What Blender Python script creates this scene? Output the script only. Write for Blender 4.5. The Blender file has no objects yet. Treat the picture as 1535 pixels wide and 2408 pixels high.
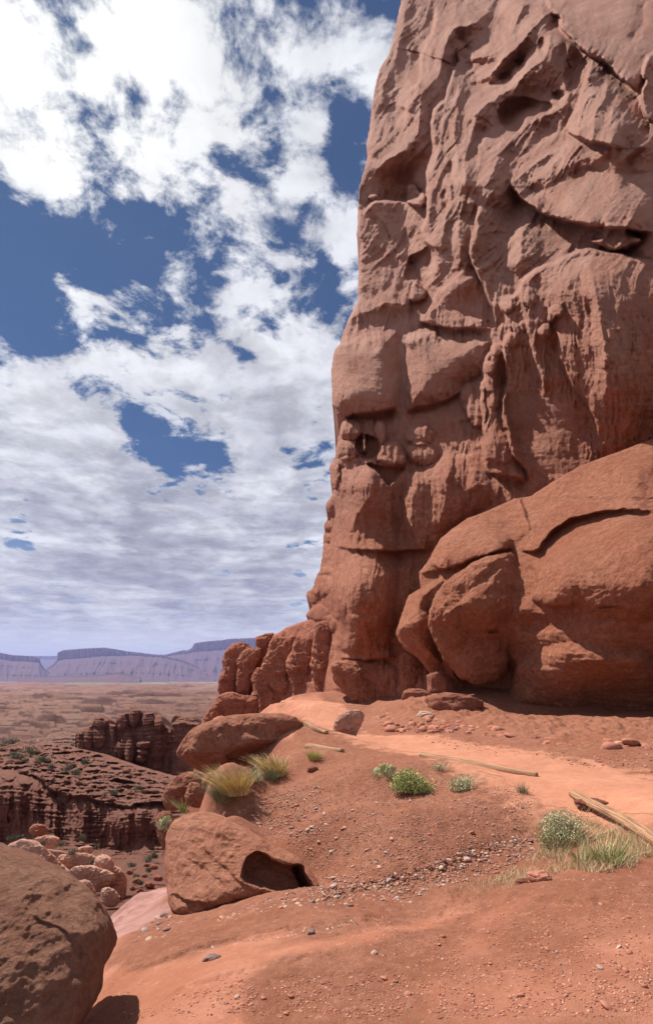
import bpy, math, random
import numpy as np
from math import radians as R
scene = bpy.context.scene
rng = np.random.default_rng(7); random.seed(7)

# ------------------------------------------------------------ camera, world, sun
F, CX, HY = 1250.0, 767.5, 1595.0          # focal length, centre column and horizon row of the photograph
cam_d = bpy.data.cameras.new('camera'); cam = bpy.data.objects.new('camera', cam_d)
scene.collection.objects.link(cam); scene.camera = cam
cam.rotation_euler = (R(90), 0, 0)
cam_d.sensor_fit = 'HORIZONTAL'; cam_d.sensor_width = 36
cam_d.lens = 36 * F / 1535; cam_d.shift_y = (HY - 1204) / 1535
cam_d.clip_start = 0.05; cam_d.clip_end = 60000
SUN_AZ, SUN_EL = 57.0, 58.0                # degrees left of the view, height
sunv = (-math.sin(R(SUN_AZ)) * math.cos(R(SUN_EL)), math.cos(R(SUN_AZ)) * math.cos(R(SUN_EL)), math.sin(R(SUN_EL)))
sd = bpy.data.lights.new('sun', 'SUN'); sd.energy = 5.0; sd.angle = R(0.5); sd.color = (1.0, 0.935, 0.85)
sun = bpy.data.objects.new('sun', sd); scene.collection.objects.link(sun)
import mathutils
sun.rotation_euler = mathutils.Vector(sunv).to_track_quat('Z', 'Y').to_euler()
scene.view_settings.view_transform = 'Standard'; scene.view_settings.look = 'None'
scene.view_settings.exposure = 0.55; scene.view_settings.gamma = 1.0

def direction(px, py):
    v = np.array([(px - CX) / F, 1.0, (HY - py) / F]); return v / np.linalg.norm(v)

class NT:
    def __init__(s, tree): s.t = tree; s.n = tree.nodes; s.l = tree.links
    def new(s, typ, **kw):
        n = s.n.new(typ)
        for k, v in kw.items(): setattr(n, k, v)
        return n
    def put(s, sock, v):
        if v is None: return
        if hasattr(v, 'default_value') or hasattr(v, 'is_linked'): s.l.new(v, sock)
        else: sock.default_value = v
    def m(s, op, a, b=None, c=None, clamp=False):
        n = s.new('ShaderNodeMath', operation=op, use_clamp=clamp)
        for i, v in enumerate((a, b, c)): s.put(n.inputs[i], v)
        return n.outputs[0]
    def vm(s, op, a, b=None, scale=None):
        n = s.new('ShaderNodeVectorMath', operation=op); s.put(n.inputs[0], a); s.put(n.inputs[1], b)
        if scale is not None: s.put(n.inputs[3], scale)
        return n.outputs[1] if op in ('DISTANCE', 'DOT_PRODUCT', 'LENGTH') else n.outputs[0]
    def noise(s, vec, scale, detail=6, rough=.55, dist=0.0, out=0):
        n = s.new('ShaderNodeTexNoise'); s.put(n.inputs['Vector'], vec)
        n.inputs['Scale'].default_value = scale; n.inputs['Detail'].default_value = detail
        n.inputs['Roughness'].default_value = rough; n.inputs['Distortion'].default_value = dist
        return n.outputs[out]
    def ramp(s, v, a, b, lo=0.0, hi=1.0, smooth=True):
        n = s.new('ShaderNodeMapRange'); n.interpolation_type = 'SMOOTHSTEP' if smooth else 'LINEAR'
        s.put(n.inputs[0], v); n.inputs[1].default_value = a; n.inputs[2].default_value = b
        n.inputs[3].default_value = lo; n.inputs[4].default_value = hi; return n.outputs[0]
    def mix(s, f, a, b, blend='MIX'):
        n = s.new('ShaderNodeMix', data_type='RGBA', blend_type=blend); s.put(n.inputs[0], f)
        s.put(n.inputs[6], a); s.put(n.inputs[7], b); return n.outputs[2]
    def xyz(s, v): n = s.new('ShaderNodeSeparateXYZ'); s.put(n.inputs[0], v); return n.outputs
    def comb(s, x, y, z):
        n = s.new('ShaderNodeCombineXYZ')
        for i, v in enumerate((x, y, z)): s.put(n.inputs[i], v)
        return n.outputs[0]

world = bpy.data.worlds.new('World'); scene.world = world; world.use_nodes = True
w = NT(world.node_tree); w.n.clear()
wo = w.new('ShaderNodeOutputWorld'); bg = w.new('ShaderNodeBackground'); w.l.new(bg.outputs[0], wo.inputs[0])
sky = w.new('ShaderNodeTexSky'); sky.sky_type = 'NISHITA'; sky.sun_disc = False
sky.sun_elevation = R(SUN_EL); sky.sun_rotation = R(-SUN_AZ); sky.air_density = 1.0; sky.dust_density = 0.6; sky.altitude = 1500
gen = w.new('ShaderNodeTexCoord').outputs['Generated']
dv = w.vm('NORMALIZE', gen)
X, Y, Z = w.xyz(dv)
zz = w.m('ADD', w.m('MAXIMUM', Z, 0.0), 0.13)
cp = w.comb(w.m('DIVIDE', X, zz), w.m('DIVIDE', Y, zz), 0.0)      # point on the cloud deck
cp = w.vm('ADD', cp, (3.1, 1.7, 0.0))
wob = w.noise(cp, 3.0, 3, .5, out=1)
cpw = w.vm('ADD', cp, w.vm('SCALE', w.vm('SUBTRACT', wob, (.5, .5, .5)), None, 0.13))
n_big = w.noise(cpw, 1.7, 4, .5)
n_det = w.noise(cpw, 5.0, 11, .64)
dens = w.m('ADD', w.m('ADD', w.m('MULTIPLY', w.m('SUBTRACT', n_big, .5), .9), w.m('ADD', w.m('MULTIPLY', w.m('SUBTRACT', n_det, .5), 2.1), w.m('MULTIPLY', w.m('SUBTRACT', w.noise(cpw, 14.0, 8, .6), .5), 1.1))), .585)   # about .6 mean
# where the deck is open (negative) or closed (positive): (column, row, radius in px, weight)
SPOTS = [(20,600,150,-.34),(40,760,120,-.30),(150,660,110,-.14),(270,230,90,-.20),(240,330,70,-.14),(330,400,100,-.10),(480,520,120,-.17),(300,560,80,-.12),(620,520,80,-.16),
         (120,190,45,-.12),(500,60,45,-.14),(560,130,40,-.14),(800,260,55,-.30),(820,340,60,-.25),(90,270,40,-.14),(410,250,45,-.16),(640,310,50,-.2),(300,500,90,-.08),(460,690,50,-.2),(470,180,35,-.12),
         (325,1005,55,-.6),(430,1050,75,-.75),(510,1075,50,-.5),(370,1030,60,-.4),(45,1278,40,-.5),(20,1280,25,-.1),(80,960,40,-.10),(560,1200,25,-.12),
         (360,120,130,.2),(60,80,120,.18),(80,400,90,.34),(190,480,75,.30),(255,540,50,.22),(300,440,60,.12),(640,200,100,.12),(340,385,50,.34),(350,440,35,.2),(480,330,60,.14),(580,360,60,.14),(720,300,60,.2),(400,60,90,.2),(480,130,60,.12),(640,80,80,.16),(700,420,60,.2),(560,470,40,.2),(420,600,60,.2),(280,620,50,.2),(150,640,50,.16),(200,740,60,.16),(600,460,40,.14),(440,770,160,.10),(650,760,170,.16),(200,900,150,.1),(600,900,150,.18),
         (400,1200,240,.24),(150,1120,170,.24),(650,1150,160,.2),(250,1350,260,.2),(600,1350,200,.2),(120,900,80,.1),(180,1010,100,.16),(350,640,60,.06),(900,150,60,.1),(720,420,80,.10)]
bias = None
for px, py, r, k in SPOTS:
    c = direction(px, py); d = direction(px + r, py); k2 = 1.0 / max(1e-6, 1 - float(c @ d))
    dt = w.vm('DOT_PRODUCT', dv, tuple(c))
    e = w.m('MULTIPLY', w.m('EXPONENT', w.m('MULTIPLY', w.m('SUBTRACT', dt, 1.0), k2 * 1.0)), k * .85)
    bias = e if bias is None else w.m('ADD', bias, e)
cl = w.m('ADD', w.m('ADD', dens, bias), w.ramp(Z, .52, .22, 0, .16))
alpha = w.ramp(cl, .44, .80)
thick = w.ramp(cl, .62, .86)
hor = w.ramp(Z, 0.0, .75)
# grey bellies: thicker cloud is greyer, more so low down
n_sh = w.noise(w.vm('ADD', cpw, (.25, -.18, 4.0)), 2.6, 7, .6)
n_streak = w.noise(w.comb(w.m('MULTIPLY', X, 4.0), w.m('MULTIPLY', Y, 1.0), w.m('MULTIPLY', Z, 34.0)), 1.0, 6, .6)
low = w.ramp(Z, .50, .13)
n_sh2 = w.m('ADD', w.m('MULTIPLY', n_sh, w.m('SUBTRACT', 1.0, w.m('MULTIPLY', low, .5))), w.m('MULTIPLY', n_streak, w.m('MULTIPLY', low, .5)))
grey = w.m('MULTIPLY', w.ramp(n_sh2, .40, .60), w.m('MULTIPLY', thick, w.ramp(Z, .80, .35, .10, .95)))
gb = None
for px, py, r, k in [(330,1310,110,.8),(420,1370,80,.7),(180,1400,90,.55),(480,1160,110,.5),(250,1180,120,.45),(640,1290,90,.5),(60,1150,90,.35),(560,860,80,.35),(640,960,90,.3),(560,1400,90,.5),(60,1420,100,.5)]:
    c = direction(px, py); d = direction(px + r, py); e = w.m('MULTIPLY', w.m('EXPONENT', w.m('MULTIPLY', w.m('SUBTRACT', w.vm('DOT_PRODUCT', dv, tuple(c)), 1.0), 1.0 / (1 - float(c @ d)))), k)
    gb = e if gb is None else w.m('ADD', gb, e)
grey = w.m('ADD', w.m('MULTIPLY', grey, .6), w.m('MULTIPLY', gb, w.ramp(n_sh2, .30, .58, .25, 1.0)), clamp=True)
# clouds are modelled by light: the side of each billow turned to the sun is brighter
tosun = (-.10 * math.sin(R(SUN_AZ)), .10 * math.cos(R(SUN_AZ)), 0.0)
def bill(v): return w.m('ADD', w.noise(v, 5.0, 5, .6), w.m('MULTIPLY', w.noise(v, 11.0, 5, .6), .5))
shade_ = w.ramp(w.m('SUBTRACT', bill(cpw), bill(w.vm('ADD', cpw, tosun))), -.16, .16, .80, 1.10)
shade_ = w.m('ADD', w.m('MULTIPLY', shade_, w.ramp(Z, .10, .35, .35, 1.0)), w.ramp(Z, .10, .35, .62, 0.0))
sun_gl = w.m('EXPONENT', w.m('MULTIPLY', w.m('SUBTRACT', w.vm('DOT_PRODUCT', dv, tuple(direction(40, -60))), 1.0), 26.0))
ccol = w.mix(grey, (.80, .81, .85, 1), (.44, .44, .505, 1))
ccol = w.mix(1.0, ccol, w.mix(w.ramp(w.noise(w.vm('ADD', cpw, (2.0, 5.0, 0.0)), 6.5, 9, .62), .3, .7), (.80, .81, .85, 1), (1.10, 1.10, 1.10, 1)), 'MULTIPLY')
ccol = w.mix(1.0, ccol, w.comb(shade_, shade_, shade_), 'MULTIPLY')
ccol = w.mix(sun_gl, ccol, (1.12, 1.12, 1.08, 1))
skc = w.mix(1.0, sky.outputs[0], (.024, .041, .055, 1), 'MULTIPLY')
skc = w.mix(w.ramp(Z, .30, .02), skc, (.50, .56, .72, 1))
alpha2 = w.m('MAXIMUM', w.m('MULTIPLY', w.m('MAXIMUM', alpha, .02), w.ramp(Z, -.05, .02)), 0.0)
fin = w.mix(alpha2, skc, ccol)
fin = w.mix(w.ramp(Z, .12, .03, 0, .8), fin, (.78, .79, .86, 1))
below = w.ramp(Z, 0.0, -.04)
fin = w.mix(below, fin, (.30, .20, .16, 1))
w.l.new(fin, bg.inputs[0]); bg.inputs[1].default_value = .70

# ------------------------------------------------------------ helpers
def link(o): scene.collection.objects.link(o); return o
def tag(o, label=None, cat=None, group=None, kind=None):
    if label: o['label'] = label
    if cat: o['category'] = cat
    if group: o['group'] = group
    if kind: o['kind'] = kind
    return o
def unp(px, py, D): return np.stack([(px - CX) / F * D, D, (HY - py) / F * D], -1)

_perm = np.random.default_rng(3).permutation(256); _perm = np.concatenate([_perm] * 3)
_g2 = np.stack([np.cos(np.arange(256) * 2.399), np.sin(np.arange(256) * 2.399)], -1)
_g3 = np.random.default_rng(5).normal(size=(256, 3)); _g3 /= np.linalg.norm(_g3, axis=1)[:, None]
def perlin2(x, y, seed=0):
    xi = np.floor(x).astype(np.int64); yi = np.floor(y).astype(np.int64); xf = x - xi; yf = y - yi
    u = xf * xf * xf * (xf * (xf * 6 - 15) + 10); v = yf * yf * yf * (yf * (yf * 6 - 15) + 10)
    xi = (xi + seed * 37) & 255; yi = yi & 255; x1 = (xi + 1) & 255; y1 = (yi + 1) & 255
    def g(a, b, dx, dy): h = _perm[_perm[a] + b]; return _g2[h, 0] * dx + _g2[h, 1] * dy
    a = g(xi, yi, xf, yf); b = g(x1, yi, xf - 1, yf); c = g(xi, y1, xf, yf - 1); d = g(x1, y1, xf - 1, yf - 1)
    return ((a + (b - a) * u) * (1 - v) + (c + (d - c) * u) * v) * 1.5
def fbm2(x, y, o=4, seed=0, gain=.5):
    s = 0; a = 1.0; t = 0
    for i in range(o): s = s + a * perlin2(x, y, seed + i * 3); t += a; a *= gain; x = x * 2.03 + 5.1; y = y * 2.03 + 1.7
    return s / t * 1.3
def ridged2(x, y, o=4, seed=0, gain=.5):
    s = 0; a = 1.0; t = 0
    for i in range(o): s = s + a * (1 - 2.2 * np.abs(perlin2(x, y, seed + i * 3))); t += a; a *= gain; x = x * 2.03 + 5.1; y = y * 2.03 + 1.7
    return s / t
def perlin3(p, seed=0):
    pi = np.floor(p).astype(np.int64); f = p - pi; u = f * f * f * (f * (f * 6 - 15) + 10); pi = (pi + seed * 31) & 255
    r = 0
    for dx in (0, 1):
        for dy in (0, 1):
            for dz in (0, 1):
                h = _perm[_perm[_perm[(pi[..., 0] + dx) & 255] + ((pi[..., 1] + dy) & 255)] + ((pi[..., 2] + dz) & 255)]
                g = _g3[h]; d = g[..., 0] * (f[..., 0] - dx) + g[..., 1] * (f[..., 1] - dy) + g[..., 2] * (f[..., 2] - dz)
                wgt = (u[..., 0] if dx else 1 - u[..., 0]) * (u[..., 1] if dy else 1 - u[..., 1]) * (u[..., 2] if dz else 1 - u[..., 2])
                r = r + wgt * d
    return r * 1.5
def fbm3(p, o=4, seed=0, gain=.5):
    s = 0; a = 1.0; t = 0
    for i in range(o): s = s + a * perlin3(p, seed + i * 3); t += a; a *= gain; p = p * 2.03 + 3.3
    return s / t * 1.3
def sstep(t): t = np.clip(t, 0, 1); return t * t * (3 - 2 * t)

def rbf(pts, vals, c):
    P = np.array(pts, float); v = np.array(vals, float); m = v.mean()
    d = np.sqrt(((P[:, None] - P[None]) ** 2).sum(-1) + c * c)
    A = d + np.eye(len(P)) * 0
    n = len(P); M = np.zeros((n + 3, n + 3)); M[:n, :n] = -A; Q = np.c_[np.ones(n), P / c]; M[:n, n:] = Q; M[n:, :n] = Q.T
    sol = np.linalg.solve(M, np.r_[v - m, 0, 0, 0])
    def f(x, y):
        sh = np.shape(x); x = np.ravel(x); y = np.ravel(y); out = np.full(x.shape, m)
        for i in range(n): out -= sol[i] * np.sqrt((x - P[i, 0]) ** 2 + (y - P[i, 1]) ** 2 + c * c)
        out += sol[n] + sol[n + 1] * x / c + sol[n + 2] * y / c
        return out.reshape(sh)
    return f

def poly_dist(X, Y, pts, closed=False):
    """nearest distance, side (+ on the visual left of travel), position along the line 0..1"""
    P = np.array(pts, float)
    if closed: P = np.r_[P, P[:1]]
    best = np.full(X.shape, 1e9); side = np.zeros(X.shape); pos = np.zeros(X.shape)
    L = np.r_[0, np.cumsum(np.linalg.norm(np.diff(P, axis=0), axis=1))]
    for i in range(len(P) - 1):
        a = P[i]; d = P[i + 1] - a; l2 = d @ d
        if l2 < 1e-9: continue
        t = np.clip(((X - a[0]) * d[0] + (Y - a[1]) * d[1]) / l2, 0, 1)
        dx = X - a[0] - t * d[0]; dy = Y - a[1] - t * d[1]; q = dx * dx + dy * dy
        cr = -(d[0] * (Y - a[1]) - d[1] * (X - a[0]))
        m = q < best - 1e-9
        best = np.where(m, q, best); side = np.where(m, np.sign(cr), side); pos = np.where(m, (L[i] + t * math.sqrt(l2)) / L[-1], pos)
    return np.sqrt(best), side, pos
def inside(X, Y, pts):
    P = np.array(pts, float); n = len(P); r = np.zeros(X.shape, bool); j = n - 1
    for i in range(n):
        c = ((P[i, 1] > Y) != (P[j, 1] > Y)) & (X < (P[j, 0] - P[i, 0]) * (Y - P[i, 1]) / (P[j, 1] - P[i, 1] + 1e-12) + P[i, 0])
        r ^= c; j = i
    return r
def smooth_poly(pts, it=1, closed=False):
    P = [tuple(map(float, p)) for p in pts]
    for _ in range(it):
        Q = []; n = len(P)
        for i in range(n if closed else n - 1):
            a = P[i]; b = P[(i + 1) % n]
            Q += [(a[0] * .75 + b[0] * .25, a[1] * .75 + b[1] * .25), (a[0] * .25 + b[0] * .75, a[1] * .25 + b[1] * .75)]
        if not closed: Q = [P[0]] + Q + [P[-1]]
        P = Q
    return P

def relief(X, Y, feats, warp=(5, 55, 2.2, 15), seed=0, pitk=.5):
    """sum of sculpted features, in pixel units toward the viewer"""
    sh = X.shape; X0 = X.ravel(); Y0 = Y.ravel()
    Xw = X0 + warp[0] * fbm2(X0 / warp[1], Y0 / warp[1], 2, seed + 11) + warp[2] * fbm2(X0 / warp[3], Y0 / warp[3], 3, seed + 17)
    Yw = Y0 + warp[0] * fbm2(X0 / warp[1] + 40, Y0 / warp[1], 2, seed + 12) + warp[2] * fbm2(X0 / warp[3] + 40, Y0 / warp[3], 3, seed + 18)
    H = np.zeros(X0.shape)
    for f in feats:
        k = f[0]
        if k in ('blob', 'lobe'):
            cx, cy, rx, ry, h = f[1:6]; rot = R(f[6]) if len(f) > 6 else 0
            m = (abs(Xw - cx) < max(rx, ry) * 1.3) & (abs(Yw - cy) < max(rx, ry) * 1.3)
            if not m.any(): continue
            x = Xw[m] - cx; y = Yw[m] - cy; u = (x * math.cos(rot) + y * math.sin(rot)) / rx; v = (-x * math.sin(rot) + y * math.cos(rot)) / ry
            q = 1 - u * u - v * v
            if k == 'lobe':
                H[m] = np.maximum(H[m], f[7] + h * np.sqrt(np.maximum(q, 0)) * (q > 0) - 1e3 * (q <= 0)) if len(f) > 7 else np.maximum(H[m], h * np.sqrt(np.maximum(q, 0)))
            else: H[m] += (h if h > 0 else h * pitk) * np.maximum(q, 0) ** (.6 if h > 0 else 1.2)
            continue
        pts = smooth_poly(f[1], 1, k in ('pillow', 'pit')); P = np.array(pts)
        if k == 'lip': _, _, h, g, wa, wb = f; Rr = 3.2 * max(wa, wb)
        elif k == 'tent': _, _, h, wl, wr = f[:5]; Rr = max(wl, wr)
        elif k == 'groove': _, _, h, gw = f; Rr = 3 * gw
        else: Rr = 6
        m = (Xw > P[:, 0].min() - Rr) & (Xw < P[:, 0].max() + Rr) & (Yw > P[:, 1].min() - Rr) & (Yw < P[:, 1].max() + Rr)
        if not m.any(): continue
        x = Xw[m]; y = Yw[m]
        if k in ('pillow', 'pit'):
            d, _, _ = poly_dist(x, y, pts, True); ins = inside(x, y, pts); h, wd = f[2], f[3]
            t = np.clip(np.where(ins, d, 0) / wd, 0, 1); H[m] += (h if k == 'pillow' else -h * pitk) * (1 - (1 - t) ** 2) ** (.5 if wd < 30 or pitk == 1.0 else 1.0)
            continue
        d, s, pos = poly_dist(x, y, pts); tp = sstep(np.minimum(pos, 1 - pos) * 6)
        if k == 'lip':
            sd_ = d * s; sw = .5 + .5 * np.tanh(sd_ / 2.6); g = g * .6
            H[m] += tp * (sw * h * np.exp(-np.maximum(sd_, 0) / wa) - (1 - sw) * g * np.exp(np.minimum(sd_, 0) / wb))
        elif k == 'tent':
            wd = np.where(s > 0, wl, wr); p = f[5] if len(f) > 5 else 1.25
            H[m] += tp * h * np.clip(1 - d / wd, 0, 1) ** p
        elif k == 'groove': H[m] -= tp * h * np.exp(-(d / gw) ** 2)
    return H.reshape(sh)

def grid_mesh(name, V, mat, parent=None, close_u=False, smooth=True, attrs=None):
    """V: rows x cols x 3"""
    nr, nc = V.shape[:2]; me = bpy.data.meshes.new(name)
    idx = np.arange(nr * nc).reshape(nr, nc)
    a = idx[:-1, :-1].ravel(); b = idx[:-1, 1:].ravel(); c = idx[1:, 1:].ravel(); d = idx[1:, :-1].ravel()
    q = np.stack([a, d, c, b], -1)
    if close_u: q = np.r_[q, np.stack([idx[:-1, -1], idx[1:, -1], idx[1:, 0], idx[:-1, 0]], -1)]
    return mesh_np(name, V.reshape(-1, 3), q, mat, parent, smooth, attrs)
def mesh_np(name, V, Q, mat, parent=None, smooth=True, attrs=None):
    me = bpy.data.meshes.new(name); n = len(Q); k = Q.shape[1]
    me.vertices.add(len(V)); me.vertices.foreach_set('co', np.ascontiguousarray(V, np.float32).ravel())
    me.loops.add(n * k); me.loops.foreach_set('vertex_index', np.ascontiguousarray(Q, np.int32).ravel())
    me.polygons.add(n); me.polygons.foreach_set('loop_start', np.arange(0, n * k, k, dtype=np.int32)); me.polygons.foreach_set('loop_total', np.full(n, k, np.int32))
    me.update(calc_edges=True)
    me.polygons.foreach_set('use_smooth', np.full(n, smooth)); 
    if attrs:
        for an, av in attrs.items():
            at = me.attributes.new(an, 'FLOAT', 'POINT'); at.data.foreach_set('value', np.ascontiguousarray(av, np.float32).ravel())
    me.validate(); me.materials.append(mat)
    o = bpy.data.objects.new(name, me); link(o)
    if parent: o.parent = parent
    return o

# ------------------------------------------------------------ materials
def rock_mat(name, c1, c2, c3=None, scale=1.0, bump=.5, bdist=.05, strata=0.0, zs=3.0, rough=.92, streak=0.0, extra=None, speck=0.0, n4mix=.45):
    m = bpy.data.materials.new(name); m.use_nodes = True; t = NT(m.node_tree); t.n.clear()
    out = t.new('ShaderNodeOutputMaterial'); b = t.new('ShaderNodeBsdfPrincipled'); t.l.new(b.outputs[0], out.inputs[0])
    b.inputs['Roughness'].default_value = rough; b.inputs['Specular IOR Level'].default_value = .18
    P = t.new('ShaderNodeNewGeometry').outputs['Position']; x, y, z = t.xyz(P)
    n1 = t.noise(P, .35 * scale, 6, .6, .4); n2 = t.noise(P, 2.2 * scale, 8, .65); n3 = t.noise(P, 11 * scale, 6, .7); n4 = t.noise(P, 5.0 * scale, 12, .78, .6)
    c1 = tuple(v * .92 for v in c1); c2 = tuple(v * .92 for v in c2); c3 = tuple(v * .92 for v in c3) if c3 else None
    c3 = c3 or tuple(.5 * (a + b_) for a, b_ in zip(c1, c2))
    col = t.mix(t.ramp(n1, .36, .66), c1 + (1,), c2 + (1,))
    col = t.mix(t.ramp(n2, .42, .72, 0, .75), col, c3 + (1,))
    col = t.mix(t.ramp(n4, .55, .41, .0, n4mix * 1.1), col, (c1[0] * .52, c1[1] * .46, c1[2] * .46, 1))
    col = t.mix(t.ramp(n4, .54, .66, .0, n4mix * .8), col, (min(1, c2[0] * 1.22), min(1, c2[1] * 1.35), min(1, c2[2] * 1.42), 1))
    h = t.m('ADD', t.m('ADD', t.m('MULTIPLY', n2, .7), t.m('MULTIPLY', n3, .35)), t.m('MULTIPLY', n4, .8))
    n5 = t.noise(P, 17 * scale, 6, .8); h = t.m('ADD', h, t.m('MULTIPLY', n5, .30))
    bdist = bdist * 3.4
    if strata:
        zz_ = t.m('ADD', z, t.m('MULTIPLY', t.noise(P, .25 * scale, 3), 1.2 / scale))
        st = t.noise(t.comb(t.m('MULTIPLY', x, .12 * scale), t.m('MULTIPLY', y, .12 * scale), t.m('MULTIPLY', zz_, zs)), 1.0, 5, .62)
        col = t.mix(t.ramp(st, .56, .70, 0, .45 * strata), col, (min(1, c2[0] * 1.25), min(1, c2[1] * 1.4), min(1, c2[2] * 1.5), 1))
        col = t.mix(t.ramp(st, .46, .30, 0, .5 * strata), col, (c1[0] * .62, c1[1] * .55, c1[2] * .55, 1))
        h = t.m('ADD', h, t.m('MULTIPLY', st, 1.1 * strata))
    if streak:
        sk = t.noise(t.comb(t.m('MULTIPLY', x, 2.6 * scale), t.m('MULTIPLY', y, 2.6 * scale), t.m('MULTIPLY', z, .22 * scale)), 1.0, 5, .6)
        col = t.mix(t.ramp(sk, .52, .72, 0, .5 * streak), col, (c1[0] * .6, c1[1] * .5, c1[2] * .52, 1))
        h = t.m('ADD', h, t.m('MULTIPLY', sk, .5 * streak))
    if speck:
        v = t.new('ShaderNodeTexVoronoi'); t.put(v.inputs['Vector'], P); v.inputs['Scale'].default_value = 26 * scale
        rn = t.xyz(v.outputs['Color'])[0]
        mk = t.m('MULTIPLY', t.ramp(v.outputs['Distance'], .34, .22), t.m('MULTIPLY', t.ramp(rn, .62, .66), speck))
        col = t.mix(mk, col, t.mix(t.xyz(v.outputs['Color'])[1], (.20, .11, .09, 1), (.52, .36, .30, 1)))
        h = t.m('ADD', h, t.m('MULTIPLY', t.m('MULTIPLY', mk, t.ramp(v.outputs['Distance'], .34, .0)), .6))
    if extra: col, h = extra(t, P, col, h)
    bp = t.new('ShaderNodeBump'); bp.inputs['Strength'].default_value = bump; bp.inputs['Distance'].default_value = bdist
    t.put(bp.inputs['Height'], h); t.l.new(bp.outputs[0], b.inputs['Normal']); t.put(b.inputs['Base Color'], col)
    return m
def flat_mat(name, c1, c2, scale=8, rough=.8, trans=0.0):
    m = bpy.data.materials.new(name); m.use_nodes = True; t = NT(m.node_tree); b = t.n['Principled BSDF']
    P = t.new('ShaderNodeNewGeometry').outputs['Position']; n = t.noise(P, scale, 4, .7)
    t.put(b.inputs['Base Color'], t.mix(t.ramp(n, .35, .65), c1 + (1,), c2 + (1,)))
    b.inputs['Roughness'].default_value = rough; b.inputs['Specular IOR Level'].default_value = .2
    return m
M = {}
def veil_top(t, P, c, h):  # lens-flare veil painted into the upper cliff as paler pink by height
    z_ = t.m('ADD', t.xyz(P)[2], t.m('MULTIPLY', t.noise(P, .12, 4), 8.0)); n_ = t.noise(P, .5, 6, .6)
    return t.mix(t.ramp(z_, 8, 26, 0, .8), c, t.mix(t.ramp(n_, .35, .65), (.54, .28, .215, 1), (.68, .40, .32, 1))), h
M['cliff'] = rock_mat('cliff_sandstone', (.52, .195, .118), (.64, .28, .178), (.41, .155, .10), 1.0, .85, .13, .35, 2.2, streak=.8, extra=veil_top)
M['ledge'] = rock_mat('ledge_sandstone', (.51, .19, .108), (.60, .255, .155), (.42, .15, .09), 1.3, .9, .09, .12, 3.2, streak=.35)
M['tower'] = rock_mat('tower_sandstone', (.42, .155, .098), (.51, .205, .13), (.34, .12, .08), 1.0, .75, .10, .55, 2.5, streak=.3)
M['canyon'] = rock_mat('canyon_rock', (.25, .12, .095), (.36, .19, .145), (.19, .09, .075), .35, 1.0, .35, .7, 1.3, streak=.5)
M['pale'] = rock_mat('pale_sandstone', (.62, .35, .26), (.70, .43, .33), (.50, .25, .18), 1.2, .7, .10, .4, 2.5)
M['boulder'] = rock_mat('boulder_varnished', (.46, .215, .14), (.56, .29, .195), (.35, .155, .105), 5.0, 1.0, .045, .3, 9.0, speck=0, n4mix=.35)
M['cave'] = rock_mat('crossbedded_rock', (.46, .19, .115), (.55, .25, .16), (.38, .15, .09), 3.0, .8, .03, .6, 12.0)
M['slab'] = rock_mat('outcrop_rock', (.50, .195, .118), (.60, .27, .175), (.41, .145, .09), 2.0, .9, .07, .4, 6.0)
M['purple'] = rock_mat('purple_slickrock', (.40, .21, .18), (.48, .26, .21), (.46, .22, .16), 2.0, .5, .02, .4, 9.0)
def soil_extra(t, P, col, h):
    a = t.new('ShaderNodeAttribute'); a.attribute_name = 'rockiness'; f = a.outputs['Fac']
    a2 = t.new('ShaderNodeAttribute'); a2.attribute_name = 'dust'; f2 = a2.outputs['Fac']
    nb = t.noise(P, 1.6, 7, .62, .3); nf = t.noise(P, 9, 9, .72, .3)
    col = t.mix(t.ramp(nf, .50, .66, 0, .45), col, (.40, .18, .115, 1)); col = t.mix(t.ramp(nf, .46, .34, 0, .5), col, (.25, .09, .055, 1))
    col = t.mix(f, col, t.mix(t.ramp(nb, .40, .62), (.36, .140, .083, 1), (.43, .185, .118, 1)))
    a3 = t.new('ShaderNodeAttribute'); a3.attribute_name = 'slab'
    col = t.mix(a3.outputs['Fac'], col, t.mix(t.ramp(t.noise(P, 2.4, 7, .65, .5), .40, .62), (.31, .155, .135, 1), (.41, .225, .19, 1)))
    col = t.mix(f2, col, t.mix(t.ramp(nb, .35, .65), (.42, .18, .108, 1), (.48, .22, .138, 1)))
    g = t.noise(P, 60, 4, .75); g2 = t.noise(P, 22, 5, .7)
    h = t.m('ADD', h, t.m('MULTIPLY', t.m('ADD', g, g2), t.m('SUBTRACT', 1.0, t.m('MULTIPLY', t.m('MAXIMUM', f, f2), .75))))
    col = t.mix(t.ramp(t.noise(P, 14, 8, .75), .54, .66, 0, .30), col, (.58, .33, .24, 1))
    return col, h
M['soil'] = rock_mat('red_soil', (.295, .11, .062), (.35, .148, .09), (.27, .102, .062), 3.0, .7, .010, 0, extra=soil_extra, speck=.8, n4mix=.2)
M['trail'] = rock_mat('trail_dust', (.46, .20, .122), (.52, .24, .15), (.42, .175, .105), 2.0, .5, .008, 0, n4mix=.2)
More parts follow.
